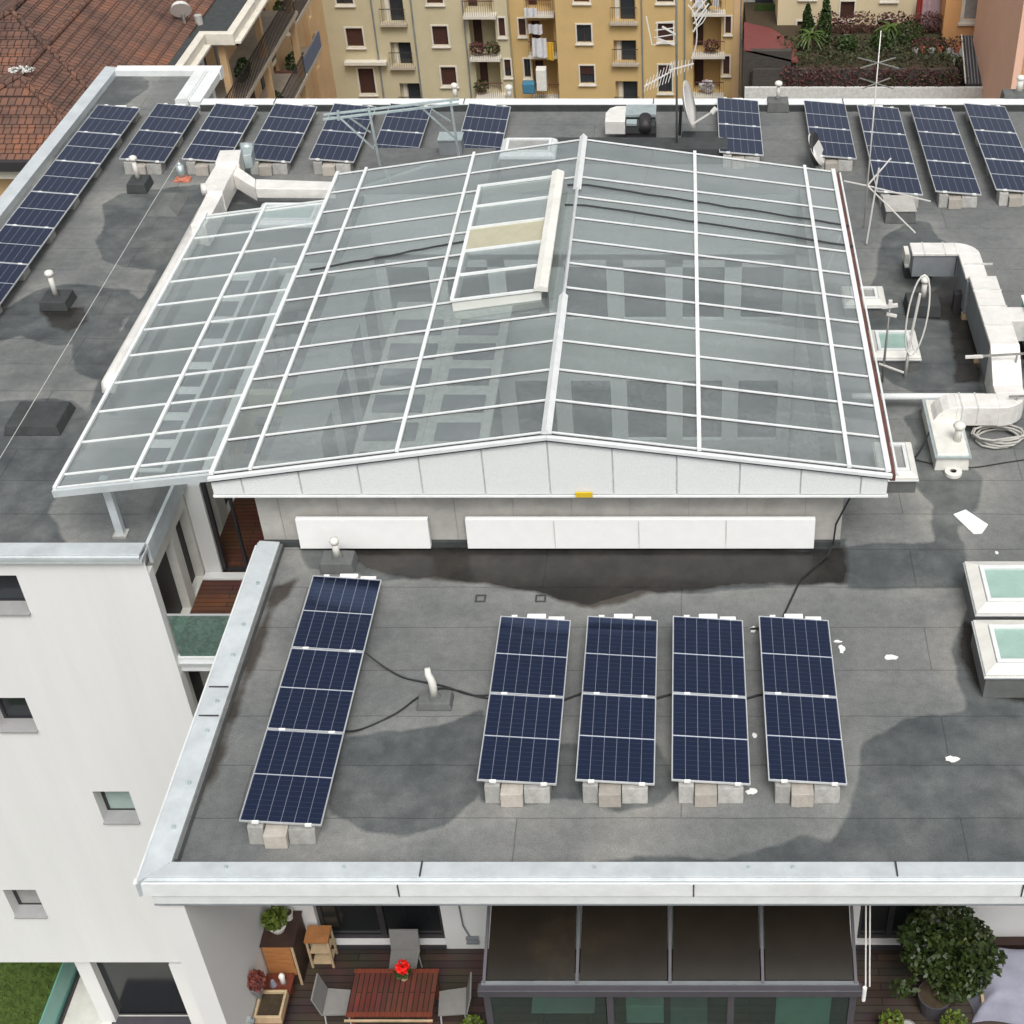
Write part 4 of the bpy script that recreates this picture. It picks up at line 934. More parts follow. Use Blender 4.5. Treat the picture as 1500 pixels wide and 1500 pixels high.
lo=cc-Vector((0,0,.58))+ax_*.1; tip=Vector(P(1046,162,35.3)); MB().bar(lo,tip,.035).build('feed_arm','antenna',DS); MB().tube([tip-Vector((.05,0,.06)),tip+Vector((.05,0,.06))],.07,10).build('feed_horn','antenna',DS)
MB().tube([(cc.x-.15,35.3,.3),(cc.x-.12,35.3,cc.z)],.04,8).build('post','darkframe',DS)
# mast 2
bx,by=4.3,30.75
A2=mast('aerial_mast',bx,by,V(1270,45,30.75)[1],'tall thin white mast with two crossed aerials and stays at the right',.02,'antenna')
def z2(py): return V(1270,py,by)[1]
for py,l in ((92,.42),(122,.34)):
    mb=MB(); zz=z2(py)
    mb.bar((bx-l,by-.3,zz),(bx+l,by+.3,zz),.02); mb.bar((bx-l,by+.3,zz),(bx+l,by-.3,zz),.02); mb.build('cross_antenna','mastm',A2)
zz=z2(272)
for d in ((-.55,0,.12),(.55,.4,.5),(1.5,-.1,-.35),(1.1,-.8,-.8)): MB().bar((bx,by,zz),(bx+d[0],by+d[1],zz+d[2]),.025).build('stay','antenna',A2)
A3=mast('thin_pole',4.55,30.2,0,'short leaning white pole beside the tall thin mast',.01)
MB().tube([(4.28,29.9,.05),(4.42,30.0,1.9)],.022,8).build('rod','antenna',A3)
# round dish edge on
t=thing('round_dish',(3.2,33.8,0),'small dark backed round dish edge-on against the short back array','satellite dish')
x,y=G(1190,238); mb=MB(); mb.tube([(x-.02,y-.3,.5),(x+.06,y-.32,.52)],[.42,.42],24); mb.build('reflector','darkframe',t,0); MB().tube([(x+.05,y-.32,.5),(x+.10,y-.33,.53)],[.43,.38],24).build('rim','antenna',t); MB().bar((x,y-.3,0),(x,y-.3,.5),.05).build('post','mastm',t)
# loop aerial
bx,by=G(1326,553,0)
A4=mast('loop_aerial',bx,by,1.0,'white pole carrying a tall white loop aerial over the skylight',.035,'antenna')
mb=MB(); c=Vector((bx+.10,by,1.45)); pts=[c+Vector((.20*math.cos(R(k*15))+.05*math.sin(R(k*15)),.05*math.sin(R(k*15)),.88*math.sin(R(k*15)))) for k in range(25)]; mb.tube(pts,.018,8,False); mb.build('loop','antenna',A4,0,True)
MB().tube([c+Vector((-.1,0,-.75)),c+Vector((-.0,0,.5))],.028,8).build('rod','antenna',A4)
bx,by=G(1292,560,0)
A5=mast('short_mast',bx,by,1.75,'short dark mast with small white fittings beside the loop aerial',.028)
mb=MB(); mb.bar((bx-.15,by,1.75),(bx+.15,by,1.8),.06); mb.bar((bx-.05,by,1.6),(bx+.15,by,1.55),.05); mb.bar((bx+.0,by,1.75),(bx,by,1.9),.07); mb.build('fitting','antenna',A5)
MB().bar((bx-.1,by,.45),(bx+.4,by-.1,.3),.03).build('arm','antenna',A5)
cable([(3.8,22.2,.05),(4.0,21.9,.03),(4.3,21.6,.03),(4.5,21.8,.1),(4.68,22.1,.3)],'thin cable looping from the gutter to the stained plinth box',.018)
cable([g(1320,668),g(1370,680),g(1420,685),g(1470,678),g(1510,672)],'thin dark cable running right behind the white ring',.012)
rod=thing('horizontal_aerial',(6.6,24.3,1.2),'thin horizontal aerial rod above the duct at the right edge','aerial')
MB().bar(P(1414,523,23.6),P(1500,518,23.6),.035).build('rod','mastm',rod); MB().bar(P(1414,523,23.6),P(1440,522,23.6),.05).build('tip','antenna',rod); MB().bar(P(1490,519,23.6),(P(1490,519,23.6)[0],23.6,.0),.03).build('post','mastm',rod)
rod=thing('horizontal_aerial',(6.6,22.3,1.0),'short dark aerial rod above the lower duct bend at the right edge','aerial')
MB().bar(P(1478,581,22.6),P(1505,580,22.6),.035).build('rod','mastm',rod); MB().bar(P(1490,581,22.6),(P(1490,581,22.6)[0],22.6,.5),.03).build('post','mastm',rod)
# coil of pale hose by the duct
mb=MB(); pts=[]
cx_,cy_=G(1460,645)
for k in range(60):
    a=k*.5; rr_=.42+.06*math.sin(k*.9); pts.append((cx_+rr_*math.cos(a)*1.05,cy_+rr_*.7*math.sin(a),.03+.003*k))
pts+= [(cx_+.6,cy_-.1,.2),(cx_+.9,cy_-.2,.1),(cx_+1.4,cy_-.1,.05)]
tag(MB().tube(pts,.022,6).build('hose_coil','wallgrey',None,0,True),'tangle of grey hose and cable under the duct bend','hose')
# white ring and bits
x,y=G(1396,694); mb=MB(); n=24
for k in range(n):
    a,b_=2*math.pi*k/n,2*math.pi*(k+1)/n
    for r0,r1,z0_,z1_ in ((.16,.16,.0,.06),(.16,.06,.06,.07)):
        mb.face([(x+r0*math.cos(a),y+r0*math.sin(a),z0_+.002),(x+r0*math.cos(b_),y+r0*math.sin(b_),z0_+.002),(x+r1*math.cos(b_),y+r1*math.sin(b_),z1_),(x+r1*math.cos(a),y+r1*math.sin(a),z1_)])
mb2=thing('roof_drain',(x,y,0),'round white roof drain collar with a dark hole','drain'); mb.build('collar','offwhite',mb2); MB().tube([(x,y,.002),(x,y,.02)],.07,16).build('hole','black',mb2)
c=[G(1396,755),G(1414,748),G(1447,770),G(1438,783),G(1425,783)]
tag(MB().prism([(a,b,.004) for a,b in reversed(c)],(0,0,.03)).build('loose_tile','blotch',None,.008),'loose white rectangular slab lying on the roof by the skylights','slab')
def blot(px,py,r,label,seed):
    random.seed(seed); x,y=G(px,py); pts=[]; st_=random.uniform(.6,1.5)
    for k in range(14):
        a=2*math.pi*k/14; q=r*random.uniform(.6,1.1); pts.append((x+q*math.cos(a)*st_,y+q*math.sin(a)/st_,.004))
    tag(MB().prism(pts,(0,0,.006)).build('white_flake','blotch'),label,'flake','white flakes lying on the front roof')
for i,(a,b,r,l) in enumerate([(1305,963,.09,'white flake well right of the front arrays'),(1233,951,.08,'elongated white flake right of the rightmost front array'),(1227,940,.05,'tiny white flake above the elongated one near the right array'),(1103,922,.07,'white flake between the two rightmost front arrays at their far end'),(1106,1078,.055,'small white flake between the two rightmost front arrays, midway'),(1101,1160,.075,'white flake at the near ballast between the two right front arrays'),(1395,1112,.09,'white flake alone on the dark wet area at the right'),(1088,992,.03,'tiny white fleck beside the third short array'),(1460,810,.04,'tiny fleck left of the rear large skylight')]): blot(a,b,r,l,i)
random.seed(11)
for (px,py,l) in ((704,877,'left dark square mark on the roof near the wall puddle'),(792,877,'smaller dark square mark right of the other one')):
    x,y=G(px,py); mb=MB(); s_=.09; mb.box(x-s_,x+s_,y-s_,y-s_+.03,.003,.012).box(x-s_,x+s_,y+s_-.03,y+s_,.003,.012).box(x-s_,x-s_+.03,y-s_+.03,y+s_-.03,.003,.012).box(x+s_-.03,x+s_,y-s_+.03,y+s_-.03,.003,.012)
    tag(mb.build('square_mark','bitumen'),l,'mark')
# thin overhead wires on the left roof
tag(MB().tube([(*G(-80,805,.5),.5),(*G(0,671,.5),.5),(*G(222,300,.5),.5),(*G(262,235,.5),.5)],.006,5).build('overhead_wire','limewash'),'thin taut wire crossing the left roof','wire')

# ================================================================== TERRACE
WG=thing('winter_garden',(-.2,13.2,-5),'glazed winter garden with brown sloping roof below the front eaves','conservatory')
wx0,wx1,wy,wz,wyb,wzb=-3.0,2.62,12.2,-2.72,14.34,-1.85
nbay=4
for k in range(nbay):
    a=wx0+.04+(wx1-wx0-.08)*k/nbay; b=wx0+.04+(wx1-wx0-.08)*(k+1)/nbay
    MB().prism([(a+.04,wy+.05,wz+.02),(b-.04,wy+.05,wz+.02),(b-.04,wyb,wzb),(a+.04,wyb,wzb)],(0,0,.02)).build('roof_pane','wgroof',WG)
for k in range(nbay+1):
    a=wx0+.04+(wx1-wx0-.08)*k/nbay; MB().bar((a,wy,wz+.02),(a,wyb,wzb+.02),.045,.06).build('rafter','purpleframe',WG)
MB().bar((wx0,13.35,wz+(13.35-wy)/(wyb-wy)*(wzb-wz)+.03),(wx1,13.35,wz+(13.35-wy)/(wyb-wy)*(wzb-wz)+.03),.04,.03).build('cross_bar','darkframe',WG)
MB().box(wx0-.05,wx1+.05,wy-.12,wy+.03,wz-.16,wz-.0).build('gutter','purpleframe',WG,.01)
MB().box(wx0,wx1,wy-.02,wy+.04,wz+.005,wz+.03).build('gutter_lip','ductside',WG)
for a in (wx0,wx0+1.85,wx0+3.68,wx1-.1): MB().box(a,a+.10,wy,wy+.1,-5,wz-.16).build('post','purpleframe',WG)
for a in (wx0+.1,wx0+1.95,wx0+3.78): MB().box(a,a+(1.73 if a<wx0+3 else 1.73),wy+.03,wy+.045,-4.9,wz-.18).build('glass_wall','wgglass',WG)
MB().box(wx1-.05,wx1,wy+.1,wyb,-5,-3.0).build('side_wall','darkframe',WG)
MB().box(wx0+.02,wx0+.04,wy+.1,wyb,-4.95,-3.0).build('side_glass','wgglass',WG)
t=thing('interior_table',(-.9,13.0,-5),'dim glass table and items inside the winter garden','table')
MB().box(-2.4,-1.4,12.7,13.4,-4.3,-4.26).build('top','alu',t); MB().box(-2.3,-2.25,12.8,13.3,-5,-4.3).build('leg','darkframe',t); MB().box(-1.5,-1.45,12.8,13.3,-5,-4.3).build('leg','darkframe',t)
tag(MB().box(1.45,2.3,12.5,12.56,-4.4,-3.0).build('pale_blind','skyglass'),'pale green blind behind the right pane of the winter garden','blind')
tag(MB().box(-.9,-.3,12.7,13.2,-4.6,-4.1).build('storage_box','grayglass',None,.02),'blue green box behind the middle pane of the winter garden','box')
tag(MB().box(-.2,.4,12.8,13.5,-5,-4.35).build('low_cabinet','ductside',None,.02),'grey cabinet in the middle of the winter garden','cabinet')
# awning ropes
AR=thing('awning_cord',(2.75,12.2,-3),'white double cord with pull handle at the right corner of the winter garden','cord')
MB().tube([(2.68,12.9,-1.2),(2.72,12.15,-2.7)],.012,6).build('cord','antenna',AR); MB().tube([(2.74,12.9,-1.2),(2.78,12.15,-2.7)],.012,6).build('cord','antenna',AR); MB().tube([(2.70,12.1,-2.65),(2.70,12.08,-2.95)],[.035,.03],8).build('handle','blotch',AR)
# table
def tri(loc,label,rot):
    t=thing('garden_chair',loc,label,'chair','pale chairs round the red table'); 
    mb=MB().prism([(-.22,-.22,.43),(.22,-.22,.43),(.24,.22,.45),(-.24,.22,.45)],(0,0,.03)); s_=mb.build('seat','linen',None)
    bk=MB(); n=5
    for k in range(n):
        z0_=.45+k*.09; bk.prism([(-.24,.22+.02*k,z0_),(.24,.22+.02*k,z0_),(.24,.245+.02*k,z0_),(-.24,.245+.02*k,z0_)],(0,.02,.09))
    bk=bk.build('backrest','linen',None); obs=[s_,bk]
    for sx in (-.22,.22):
        for sy in (-.2,.22): obs.append(MB().tube([(sx,sy,0),(sx*.95,sy*.9,.44)],.014,6).build('leg','alu',None))
    for o in obs:
        l=o.location.copy(); o.parent=t; o.location=l
    t.rotation_euler=(0,0,rot); return t
T=thing('garden_table',(-4.64,13.05,-5),'red brown slatted wooden table on the deck with a flower pot','table')
MB().box(-5.33,-3.96,12.62,13.47,-4.30,-4.26).build('table_top','tableslats',T,.01)
MB().box(-5.33,-3.96,13.40,13.475,-4.262,-4.25).build('edge_rail','redwood',T); MB().box(-5.33,-3.96,12.615,12.69,-4.262,-4.25).build('edge_rail','redwood',T)
for sx in (-5.28,-4.06):
    for sy in (12.66,13.37): MB().box(sx,sx+.06,sy,sy+.06,-5,-4.3).build('leg','redwood',T)
MB().bar((-5.35,12.58,-4.32),(-3.95,12.58,-4.32),.03).build('frame_rail','paletimber',T)
tri((-4.62,13.78,-5),'pale chair at the far side of the red table near the dark window',0)
tri((-5.55,13.05,-5),'pale chair at the left end of the red table',R(90))
tri((-3.72,13.05,-5),'pale chair seen edge-on at the right end of the red table',R(-85))
tri((-4.62,12.40,-5),'pale chair at the near side of the table, cut by the picture edge',R(180))
fp=thing('flower_pot',(-4.5,13.3,-4.25),'bright red flowers in a small pot standing on the red table','flower pot')
MB().tube([(-4.5,13.3,-4.25),(-4.5,13.3,-4.13)],[.06,.08],12).build('pot','paletimber',fp)
MB().leaves((-4.5,13.3,-4.05),(.13,.13,.08),70,.09).build('foliage','leafdark',fp)
MB().leaves((-4.5,13.3,-3.95),(.11,.11,.12),190,.07).build('blossoms','redflower',fp)
# cabinet
CB=thing('terrace_cabinet',(-6.6,14,-5),'dark brown cabinet with orange wood door against the side wall','cabinet')
MB().box(-6.86,-6.33,13.68,14.33,-5,-3.92).build('body','browncab',CB,.01); MB().box(-6.84,-6.38,13.655,13.68,-4.7,-3.95).build('door','wood',CB,.005); MB().box(-6.86,-6.31,13.65,14.34,-3.92,-3.90).build('top','browncab',CB)
MB().box(-6.37,-6.33,13.66,13.68,-5,-3.93).build('door_frame','paletimber',CB)
b_=thing('potted_plant',(-6.62,14.0,-3.9),'yellow green plant in a pale bowl on the brown cabinet','plant'); MB().tube([(-6.62,13.98,-3.9),(-6.62,13.98,-3.78)],[.1,.15],14).build('bowl','offwhite',b_); MB().leaves((-6.64,14.0,-3.62),(.2,.2,.16),260,.11).build('foliage','leaflight',b_)
t=thing('white_pot',(-6.5,14.22,-3.9),'pale metal pot at the back of the brown cabinet top','pot'); MB().tube([(-6.5,14.2,-3.899),(-6.5,14.2,-3.75)],[.07,.09],14).build('body','offwhite',t); MB().tube([(-6.5,14.2,-3.752),(-6.5,14.2,-3.745)],.075,14).build('soil','soil',t)
t=thing('low_bench',(-6.6,13.0,-5),'reddish low bench below the side wall','bench'); MB().box(-6.86,-6.4,12.45,13.62,-4.66,-4.6).build('seat','redwood',t,.01)
for yy in (12.5,13.5): MB().box(-6.8,-6.45,yy,yy+.06,-5,-4.66).build('leg','redwood',t)
t=thing('wooden_tray',(-6.62,12.9,-4.6),'pale wooden planter tray filled with earth on the low bench','planter')
f=MB(); f.box(-6.84,-6.40,12.70,12.74,-4.598,-4.42).box(-6.84,-6.40,13.16,13.20,-4.598,-4.42).box(-6.84,-6.80,12.74,13.16,-4.598,-4.42).box(-6.44,-6.40,12.74,13.16,-4.598,-4.42); f.build('frame','paletimber',t,.005); MB().box(-6.80,-6.44,12.74,13.16,-4.598,-4.48).build('soil','soil',t)
t=thing('white_figurine',(-6.6,13.45,-4.6),'small white figurine standing on the low bench behind the tray','ornament'); MB().tube([(-6.55,13.45,-4.598),(-6.55,13.45,-4.5),(-6.55,13.45,-4.42),(-6.55,13.45,-4.36)],[.06,.04,.055,.02],10).build('body','blotch',t,0,True); MB().tube([(-6.7,13.4,-4.598),(-6.7,13.4,-4.48)],[.06,.03],10).build('cup','cover',t)
# wall planter
t=thing('hanging_planter',(-6.8,12.95,-3.9),'red dry trailing plant in a cone pot hung on the side wall','planter'); x_=-6.78
hy_=V(358,1470,13)[1]
MB().tube([(x_,13.0,-4.35),(x_,13.0,-4.0)],[.02,.13],12).build('cone_pot','ductside',t); MB().leaves((x_+.02,13.02,-3.9),(.14,.16,.22),420,.07).build('foliage','leafdry',t)
t=thing('wall_lamp',(-6.85,12.5,-4.3),'small grey lamp on the side wall below the hanging planter','lamp'); MB().box(-6.87,-6.82,12.53,12.62,-4.35,-4.25).build('plate','galv',t); MB().tube([(-6.83,12.57,-4.3),(-6.76,12.57,-4.3)],.04,10).build('shade','ductside',t)
t=thing('wall_bracket',(-6.85,12.2,-.9),'small grey fitting on the side wall just under the eaves','lamp'); xx,zz_=V(317,1333,13.2); MB().prism([(-6.87,12.62,-1.2),(-6.80,12.62,-1.2),(-6.76,12.62,-1.0),(-6.87,12.62,-.9)],(0,.1,0)).build('body','ductside',t)
# small shelf trolley
t=thing('wooden_shelf',(-6.05,14.15,-5),'small wooden shelf rack standing before the dark window','shelf')
f=MB()
for sx in (-6.25,-5.90):
    for sy in (13.98,14.25): f.box(sx,sx+.035,sy,sy+.035,-5,-4.27)
f.build('frame','paletimber',t)
for zz in (-4.9,-4.6): MB().box(-6.22,-5.89,13.99,14.27,zz,zz+.02).build('shelf_board','paletimber',t)
MB().box(-6.26,-5.86,13.96,14.28,-4.27,-4.22).build('top','wood',t)
# big shrub in pot
SH=thing('potted_tree',(4.2,13.4,-5),'large leafy green shrub in a dark pot on the right of the deck','tree')
MB().tube([(4.1,13.2,-5),(4.1,13.2,-4.55)],[.2,.28],18).build('pot','purpleframe',SH); MB().tube([(4.1,13.2,-4.6),(4.15,13.25,-4.2),(4.25,13.3,-3.6)],[.05,.04,.025],8).build('trunk','bark',SH)
MB().tube([(4.1,13.2,-4.57),(4.1,13.2,-4.545)],.26,18).build('soil','soil',SH)
f=MB()
for c_,r_,n_ in (((4.15,13.6,-3.45),(.62,.5,.6),1700),((4.62,13.5,-3.75),(.42,.5,.5),1000),((4.55,13.3,-4.05),(.42,.4,.42),800),((3.95,13.5,-3.75),(.42,.4,.5),800),((4.35,13.2,-4.3),(.3,.3,.3),300)): f.leaves(c_,r_,n_,.10)
for _ in range(26): f.leaves((4.25+random.uniform(-.85,.78),13.4+random.uniform(-.5,.4),-3.7+random.uniform(-.75,.6)),(.15,.15,.17),45,.12)
f.build('crown','leafmix',SH)
t=thing('covered_sofa',(5.3,13.4,-5),'furniture under a grey blue dust sheet at the right of the deck','sofa'); 
f=MB(); nx_,ny_=26,18
for j in range(ny_+1):
    for i in range(nx_+1):
        u_=i/nx_; w_=j/ny_; ex=min(u_,1-u_,w_,1-w_)*8; h_=.62*min(1,ex)**.5 if ex>0 else 0
        f.v.append((4.72+2.6*u_+.05*math.sin(w_*9),12.95+1.15*w_+.04*math.sin(u_*14),-4.99+h_+.02*math.sin(u_*17+w_*9)*min(1,ex)))
for j in range(ny_):
    for i in range(nx_): q=j*(nx_+1)+i; f.f.append((q,q+1,q+nx_+2,q+nx_+1))
f.build('dust_sheet','cover',t,0,True); MB().box(4.85,7.2,13.1,13.95,-5,-4.6).build('frame','paletimber',t)
tag(MB().box(4.9,8,14.18,14.34,-5,-4.62).build('timber_ledge','browncab',None,.01),'timber ledge along the white wall behind the covered sofa','ledge')
for (x_,y_,r_,l,nm) in ((-3.35,12.62,.22,'small green plant at the left foot of the winter garden','potted_plant'),(3.35,12.75,.2,'small green plant by the picture edge right of the winter garden','potted_plant'),(4.35,12.72,.22,'sparse small plant on the deck below the large shrub','potted_plant')):
    t=thing(nm,(x_,y_,-5),l,'plant'); MB().tube([(x_,y_,-5),(x_,y_,-4.8)],[.1,.14],12).build('pot','terracotta',t); MB().leaves((x_,y_,-4.62),(r_,r_,.16),200,.09).build('foliage','leaflight',t)
t=thing('stone_ball',(3.7,12.72,-5),'pale round pot lid beside the small plant at the picture bottom','pot'); MB().tube([(3.62,12.78,-5),(3.62,12.78,-4.85),(3.62,12.78,-4.8)],[.12,.16,.1],16).build('body','wallgrey',t)
# thin pipes and valve on the white back wall
t=thing('wall_pipe',(-3.6,14.3,-4.6),'thin grey pipe with two valves on the white wall left of the winter garden','pipe'); MB().tube([(-3.72,14.33,-2.5),(-3.68,14.33,-4.3),(-3.6,14.33,-4.6)],.015,6).build('pipe','ductside',t); MB().box(-3.66,-3.45,14.29,14.35,-4.66,-4.62).build('valve','ductside',t); MB().box(-3.66,-3.45,14.29,14.35,-4.78,-4.74).build('valve','ductside',t)

# ================================================================== TILED HOUSE (left)
TH_=thing('tiled_house',(-21,45,-16),'house with a red brown clay tiled hip roof at the upper left','house')
SL=.42
def hip(x0,x1,y0,y1,z0,name):
    """hipped roof solid; stepped courses on the slopes facing the camera and facing right"""
    d=(x1-x0)/2; zt=z0+SL*d; xc=(x0+x1)/2
    def strips(kind):
        mb=MB(); n=int(d/.36)
        for k in range(n):
            a,b=k*d/n,(k+1)*d/n; za,zb=z0+SL*a+.035,z0+SL*b
            if kind=='front': P_=[(x0+a,y0+a,za),(x1-a,y0+a,za),(x1-b,y0+b,zb+.0),(x0+b,y0+b,zb+.0)]; mb.face(P_); mb.face([(x0+a,y0+a,za-.05),(x1-a,y0+a,za-.05),(x1-a,y0+a,za),(x0+a,y0+a,za)])
            else: P_=[(x1-a,y0+a,za),(x1-a,y1,za),(x1-b,y1,zb),(x1-b,y0+b,zb)]; mb.face(P_); mb.face([(x1-a,y0+a,za-.05),(x1-a,y1,za-.05),(x1-a,y1,za),(x1-a,y0+a,za)])
        return mb
    o=strips('front').build('roof','tilesx',TH_); 
    strips('side').build('roof','tilesy',TH_)
    MB().face([(x0,y0,z0),(xc,y0+d,zt),(xc,y1,zt),(x0,y1,z0)]).build('roof','tilesy',TH_)
    rid=MB()
    def bumps(a,b):
        a=Vector(a); b=Vector(b); L=(b-a).length; n=int(L/.38)
        for k in range(n): rid.tube([a+(b-a)*(k/n),a+(b-a)*((k+1.05)/n)],[.10,.085],8)
    bumps((x1,y0,z0+.05),(xc,y0+d,zt+.05)); bumps((x0,y0,z0+.05),(xc,y0+d,zt+.05)); bumps((xc,y0+d,zt+.05),(xc,y1,zt+.05))
    rid.build('ridge_tile','tilesx',TH_)
    return xc,y0+d,zt
a1=hip(-24.2,-17.8,40.8,60,-3,'a')
a2=hip(-27.2,-17.82,43.3,61,-3.0,'b')
# mortar cap at the first apex
MB().leaves((a1[0],a1[1]+.3,a1[2]+.12),(.4,.25,.05),140,.12,.1).build('mortar_patch','limewash',TH_)
MB().box(-24.4,-17.7,40.55,40.75,-3.25,-2.95).build('gutter','darkframe',TH_); MB().box(-24.4,-17.75,40.76,41.0,-3.6,-3.05).build('cornice','stonewhite',TH_,.02)
MB().box(-24.3,-18.3,41.2,60,-27,-3.05).build('wall','ochre',TH_)
MB().box(-17.8,-17.55,40.6,50.9,-3.35,-2.98).build('valley_gutter','bitumen',TH_)

# flat roofed neighbour with white cornice
FN=thing('flat_roof_house',(-20,55,-20),'ochre house with a dark flat roof and white stepped cornice','house')
MB().prism([(-17.5,46.8,-3.15),(-17.45,51.3,-3.15),(-16.5,51.3,-3.15),(-16.5,62,-3.15),(-19.2,62,-3.15),(-18.8,46.8,-3.15)][::-1],(0,0,.12)).build('roof_deck','bitumen',FN)
mb=MB(); mb.box(-17.5,-17.22,44.0,51.05,-3.35,-2.92).box(-17.5,-16.22,51.05,51.33,-3.35,-2.92).box(-16.5,-16.22,51.33,62,-3.35,-2.92); mb.build('cornice','stonewhite',FN,.02)
mb=MB(); mb.box(-17.22,-17.0,44.0,50.8,-3.30,-3.22).box(-16.22,-16.0,51.1,62,-3.3,-3.22); mb.build('cornice_lip','stonewhite',FN)
MB().box(-18.9,-18.2,44,62,-27,-3.35).build('wall','ochre',FN)
for k,y in enumerate((47.0,50.8)): MB().box(-17.9,-17.5,y,y+.35,-12,-3.35).build('column','cap' if k else 'ochre',FN)
for yy in (51.4,56.4,61.4): MB().box(-17.0,-16.75,yy,yy+.25,-20,-3.35).build('column','ochre',FN)
for z_ in (-5.9,-8.7,-11.5): 
    MB().box(-18.2,-16.6,44,61.7,z_-.15,z_).build('balcony_slab','slab',FN)
    f=MB(); f.bar((-16.65,44,z_+.95),(-16.65,61.7,z_+.95),.04)
    for k in range(88): f.bar((-16.65,44+k*.2,z_),(-16.65,44+k*.2,z_+.95),.03)
    for k in range(10): f.bar((-16.65-k*.16,44.0,z_),(-16.65-k*.16,44.0,z_+.95),.016)
    f.build('balcony_railing','iron',FN)
for y,z_ in [(yy,zz) for yy in (46,49.2,52.3,54.6,57.5,59.8) for zz in (-5.85,-8.65,-11.45)]: MB().box(-18.2,-18.15,y,y+1,z_,z_+2.2).build('balcony_door',random.choice(['greypane','shutter','winglass']),FN)
x,y=G(272,40,-3); t=thing('roof_dish',(x,y,-3),'pale dish on a short post where the tiles meet the flat dark roof','satellite dish'); MB().tube([(x,y,-3.0),(x,y,-2.5)],[.05,.05],6).build('post','mastm',t); MB().tube([(x+.0,y-.1,-2.35),(x-.05,y+.05,-2.25)],[.38,.30],16).build('reflector','antenna',t)
x,y=G(292,34,-3); t=thing('roof_chimney',(x,y,-3),'small round cowl on the dark flat roof','vent'); MB().tube([(x,y,-3.03),(x,y,-2.7)],.14,10).build('pipe','wallgrey',t)



# ================================================================== BACKGROUND APARTMENTS
YB=90.0
def bx_(x,Y=YB): return V(x,70,Y)[0]
def bz_(y,Y=YB): return V(1000,y,Y)[1]
def facade(name,xl,xr,Y,wallm,label,wins,loggias=(),balc=(),depth=9,z0=-27,z1=-8,frames='stonewhite',extra=None):
    t=thing(name,((bx_(xl,Y)+bx_(xr,Y))/2,Y,z0),label,'apartment building')
    X0,X1=bx_(xl,Y),bx_(xr,Y)
    conv=lambda r:(bx_(r[0],Y),bx_(r[1],Y),bz_(r[3],Y),bz_(r[2],Y))
    W_=[conv(r) for r in wins]; L=[conv(r) for r in loggias]; Bc=[conv(r) for r in balc]
    # repeat storeys upward and downward of what the picture shows
    wall_y(X0,X1,z0,z1,Y,W_+L+Bc,.25).build('wall',wallm,t)
    for q in Bc+L:
        a,b,c,d=q
        dp=1.2 if q in Bc else .45
        m=MB(); m.face([(a,Y+.25,c),(a,Y+.25,d),(a,Y+dp,d),(a,Y+dp,c)]); m.face([(b,Y+.25,c),(b,Y+dp,c),(b,Y+dp,d),(b,Y+.25,d)]); m.face([(a,Y+dp,c),(b,Y+dp,c),(b,Y+dp,d),(a,Y+dp,d)]); m.face([(a,Y+.25,d),(b,Y+.25,d),(b,Y+dp,d),(a,Y+dp,d)]); m.face([(a,Y+.25,c),(a,Y+dp,c),(b,Y+dp,c),(b,Y+.25,c)])
        m.build('recess_wall',wallm,t)
    MB().box(X0,X1,Y+1.3,Y+depth,z0,z1).build('rear_block',wallm,t)
    MB().face([(X0,Y,z0),(X0,Y,z1),(X0,Y+1.3,z1),(X0,Y+1.3,z0)]).build('side_wall',wallm,t); MB().face([(X1,Y,z0),(X1,Y+1.3,z0),(X1,Y+1.3,z1),(X1,Y,z1)]).build('side_wall',wallm,t)
    for a,b,c,d in W_:
        e=.09; f=MB(); f.box(a-e,b+e,Y-.05,Y,c-e,c).box(a-e,b+e,Y-.05,Y,d,d+e).box(a-e,a,Y-.05,Y,c,d).box(b,b+e,Y-.05,Y,c,d)
        w=f.build('window',frames,t); sh=random.choice(('shutter','winglass','shutter'))
        MB().box(a,b,Y+.12,Y+.16,c,d).build('shutter' if sh=='shutter' else 'pane',sh,w)
        if sh=='winglass':
            MB().box((a+b)/2-.03,(a+b)/2+.03,Y+.08,Y+.118,c,d).build('mullion','shutter',w)
            if random.random()<.6: MB().box(a,b,Y+.06,Y+.115,d-.3-(d-c)*.25,d).build('shutter','shutter',w)
        MB().box(a-.13,b+.13,Y-.14,Y+.0,c-.16,c-e-.001).build('sill',frames,w)
    for a,b,c,d in L:
        MB().box(a+(b-a)*.35,b-(b-a)*.05,Y+.40,Y+.44,c,d-.15).build('door','winglass',t)
        MB().box(a+(b-a)*.12,a+(b-a)*.3,Y+.38,Y+.44,c,d-.15).build('door_frame',frames,t)
        MB().box(a-.15,b+.15,Y-.35,Y+.2,c-.16,c-.001).build('balcony_slab','slab',t)
        f=MB(); f.bar((a-.1,Y-.3,c+.95),(b+.1,Y-.3,c+.95),.04)
        nn=int((b-a+.2)/.14)
        for k in range(nn+1): f.bar((a-.1+(b-a+.2)*k/nn,Y-.3,c),(a-.1+(b-a+.2)*k/nn,Y-.3,c+.95),.014)
        f.build('balcony_railing','iron',t)
    for q,(a,b,c,d) in enumerate(Bc):
        MB().box(a+.1,a+.1+(b-a)*.32,Y+1.14,Y+1.18,c,c+2.2).build('door','shutter',t)
        MB().box(a-.05,b+.25,Y-.75,Y+1.18,c-.18,c-.001).build('balcony_slab','stonewhite',t)
        f=MB(); f.bar((a,Y-.7,c+.95),(b+.2,Y-.7,c+.95),.05)
        nn=int((b-a)/.12)
        for k in range(nn+1): f.bar((a+(b+.2-a)*k/nn,Y-.7,c),(a+(b+.2-a)*k/nn,Y-.7,c+.95),.018)
        f.build('balcony_railing','rustbalc',t)
    return t
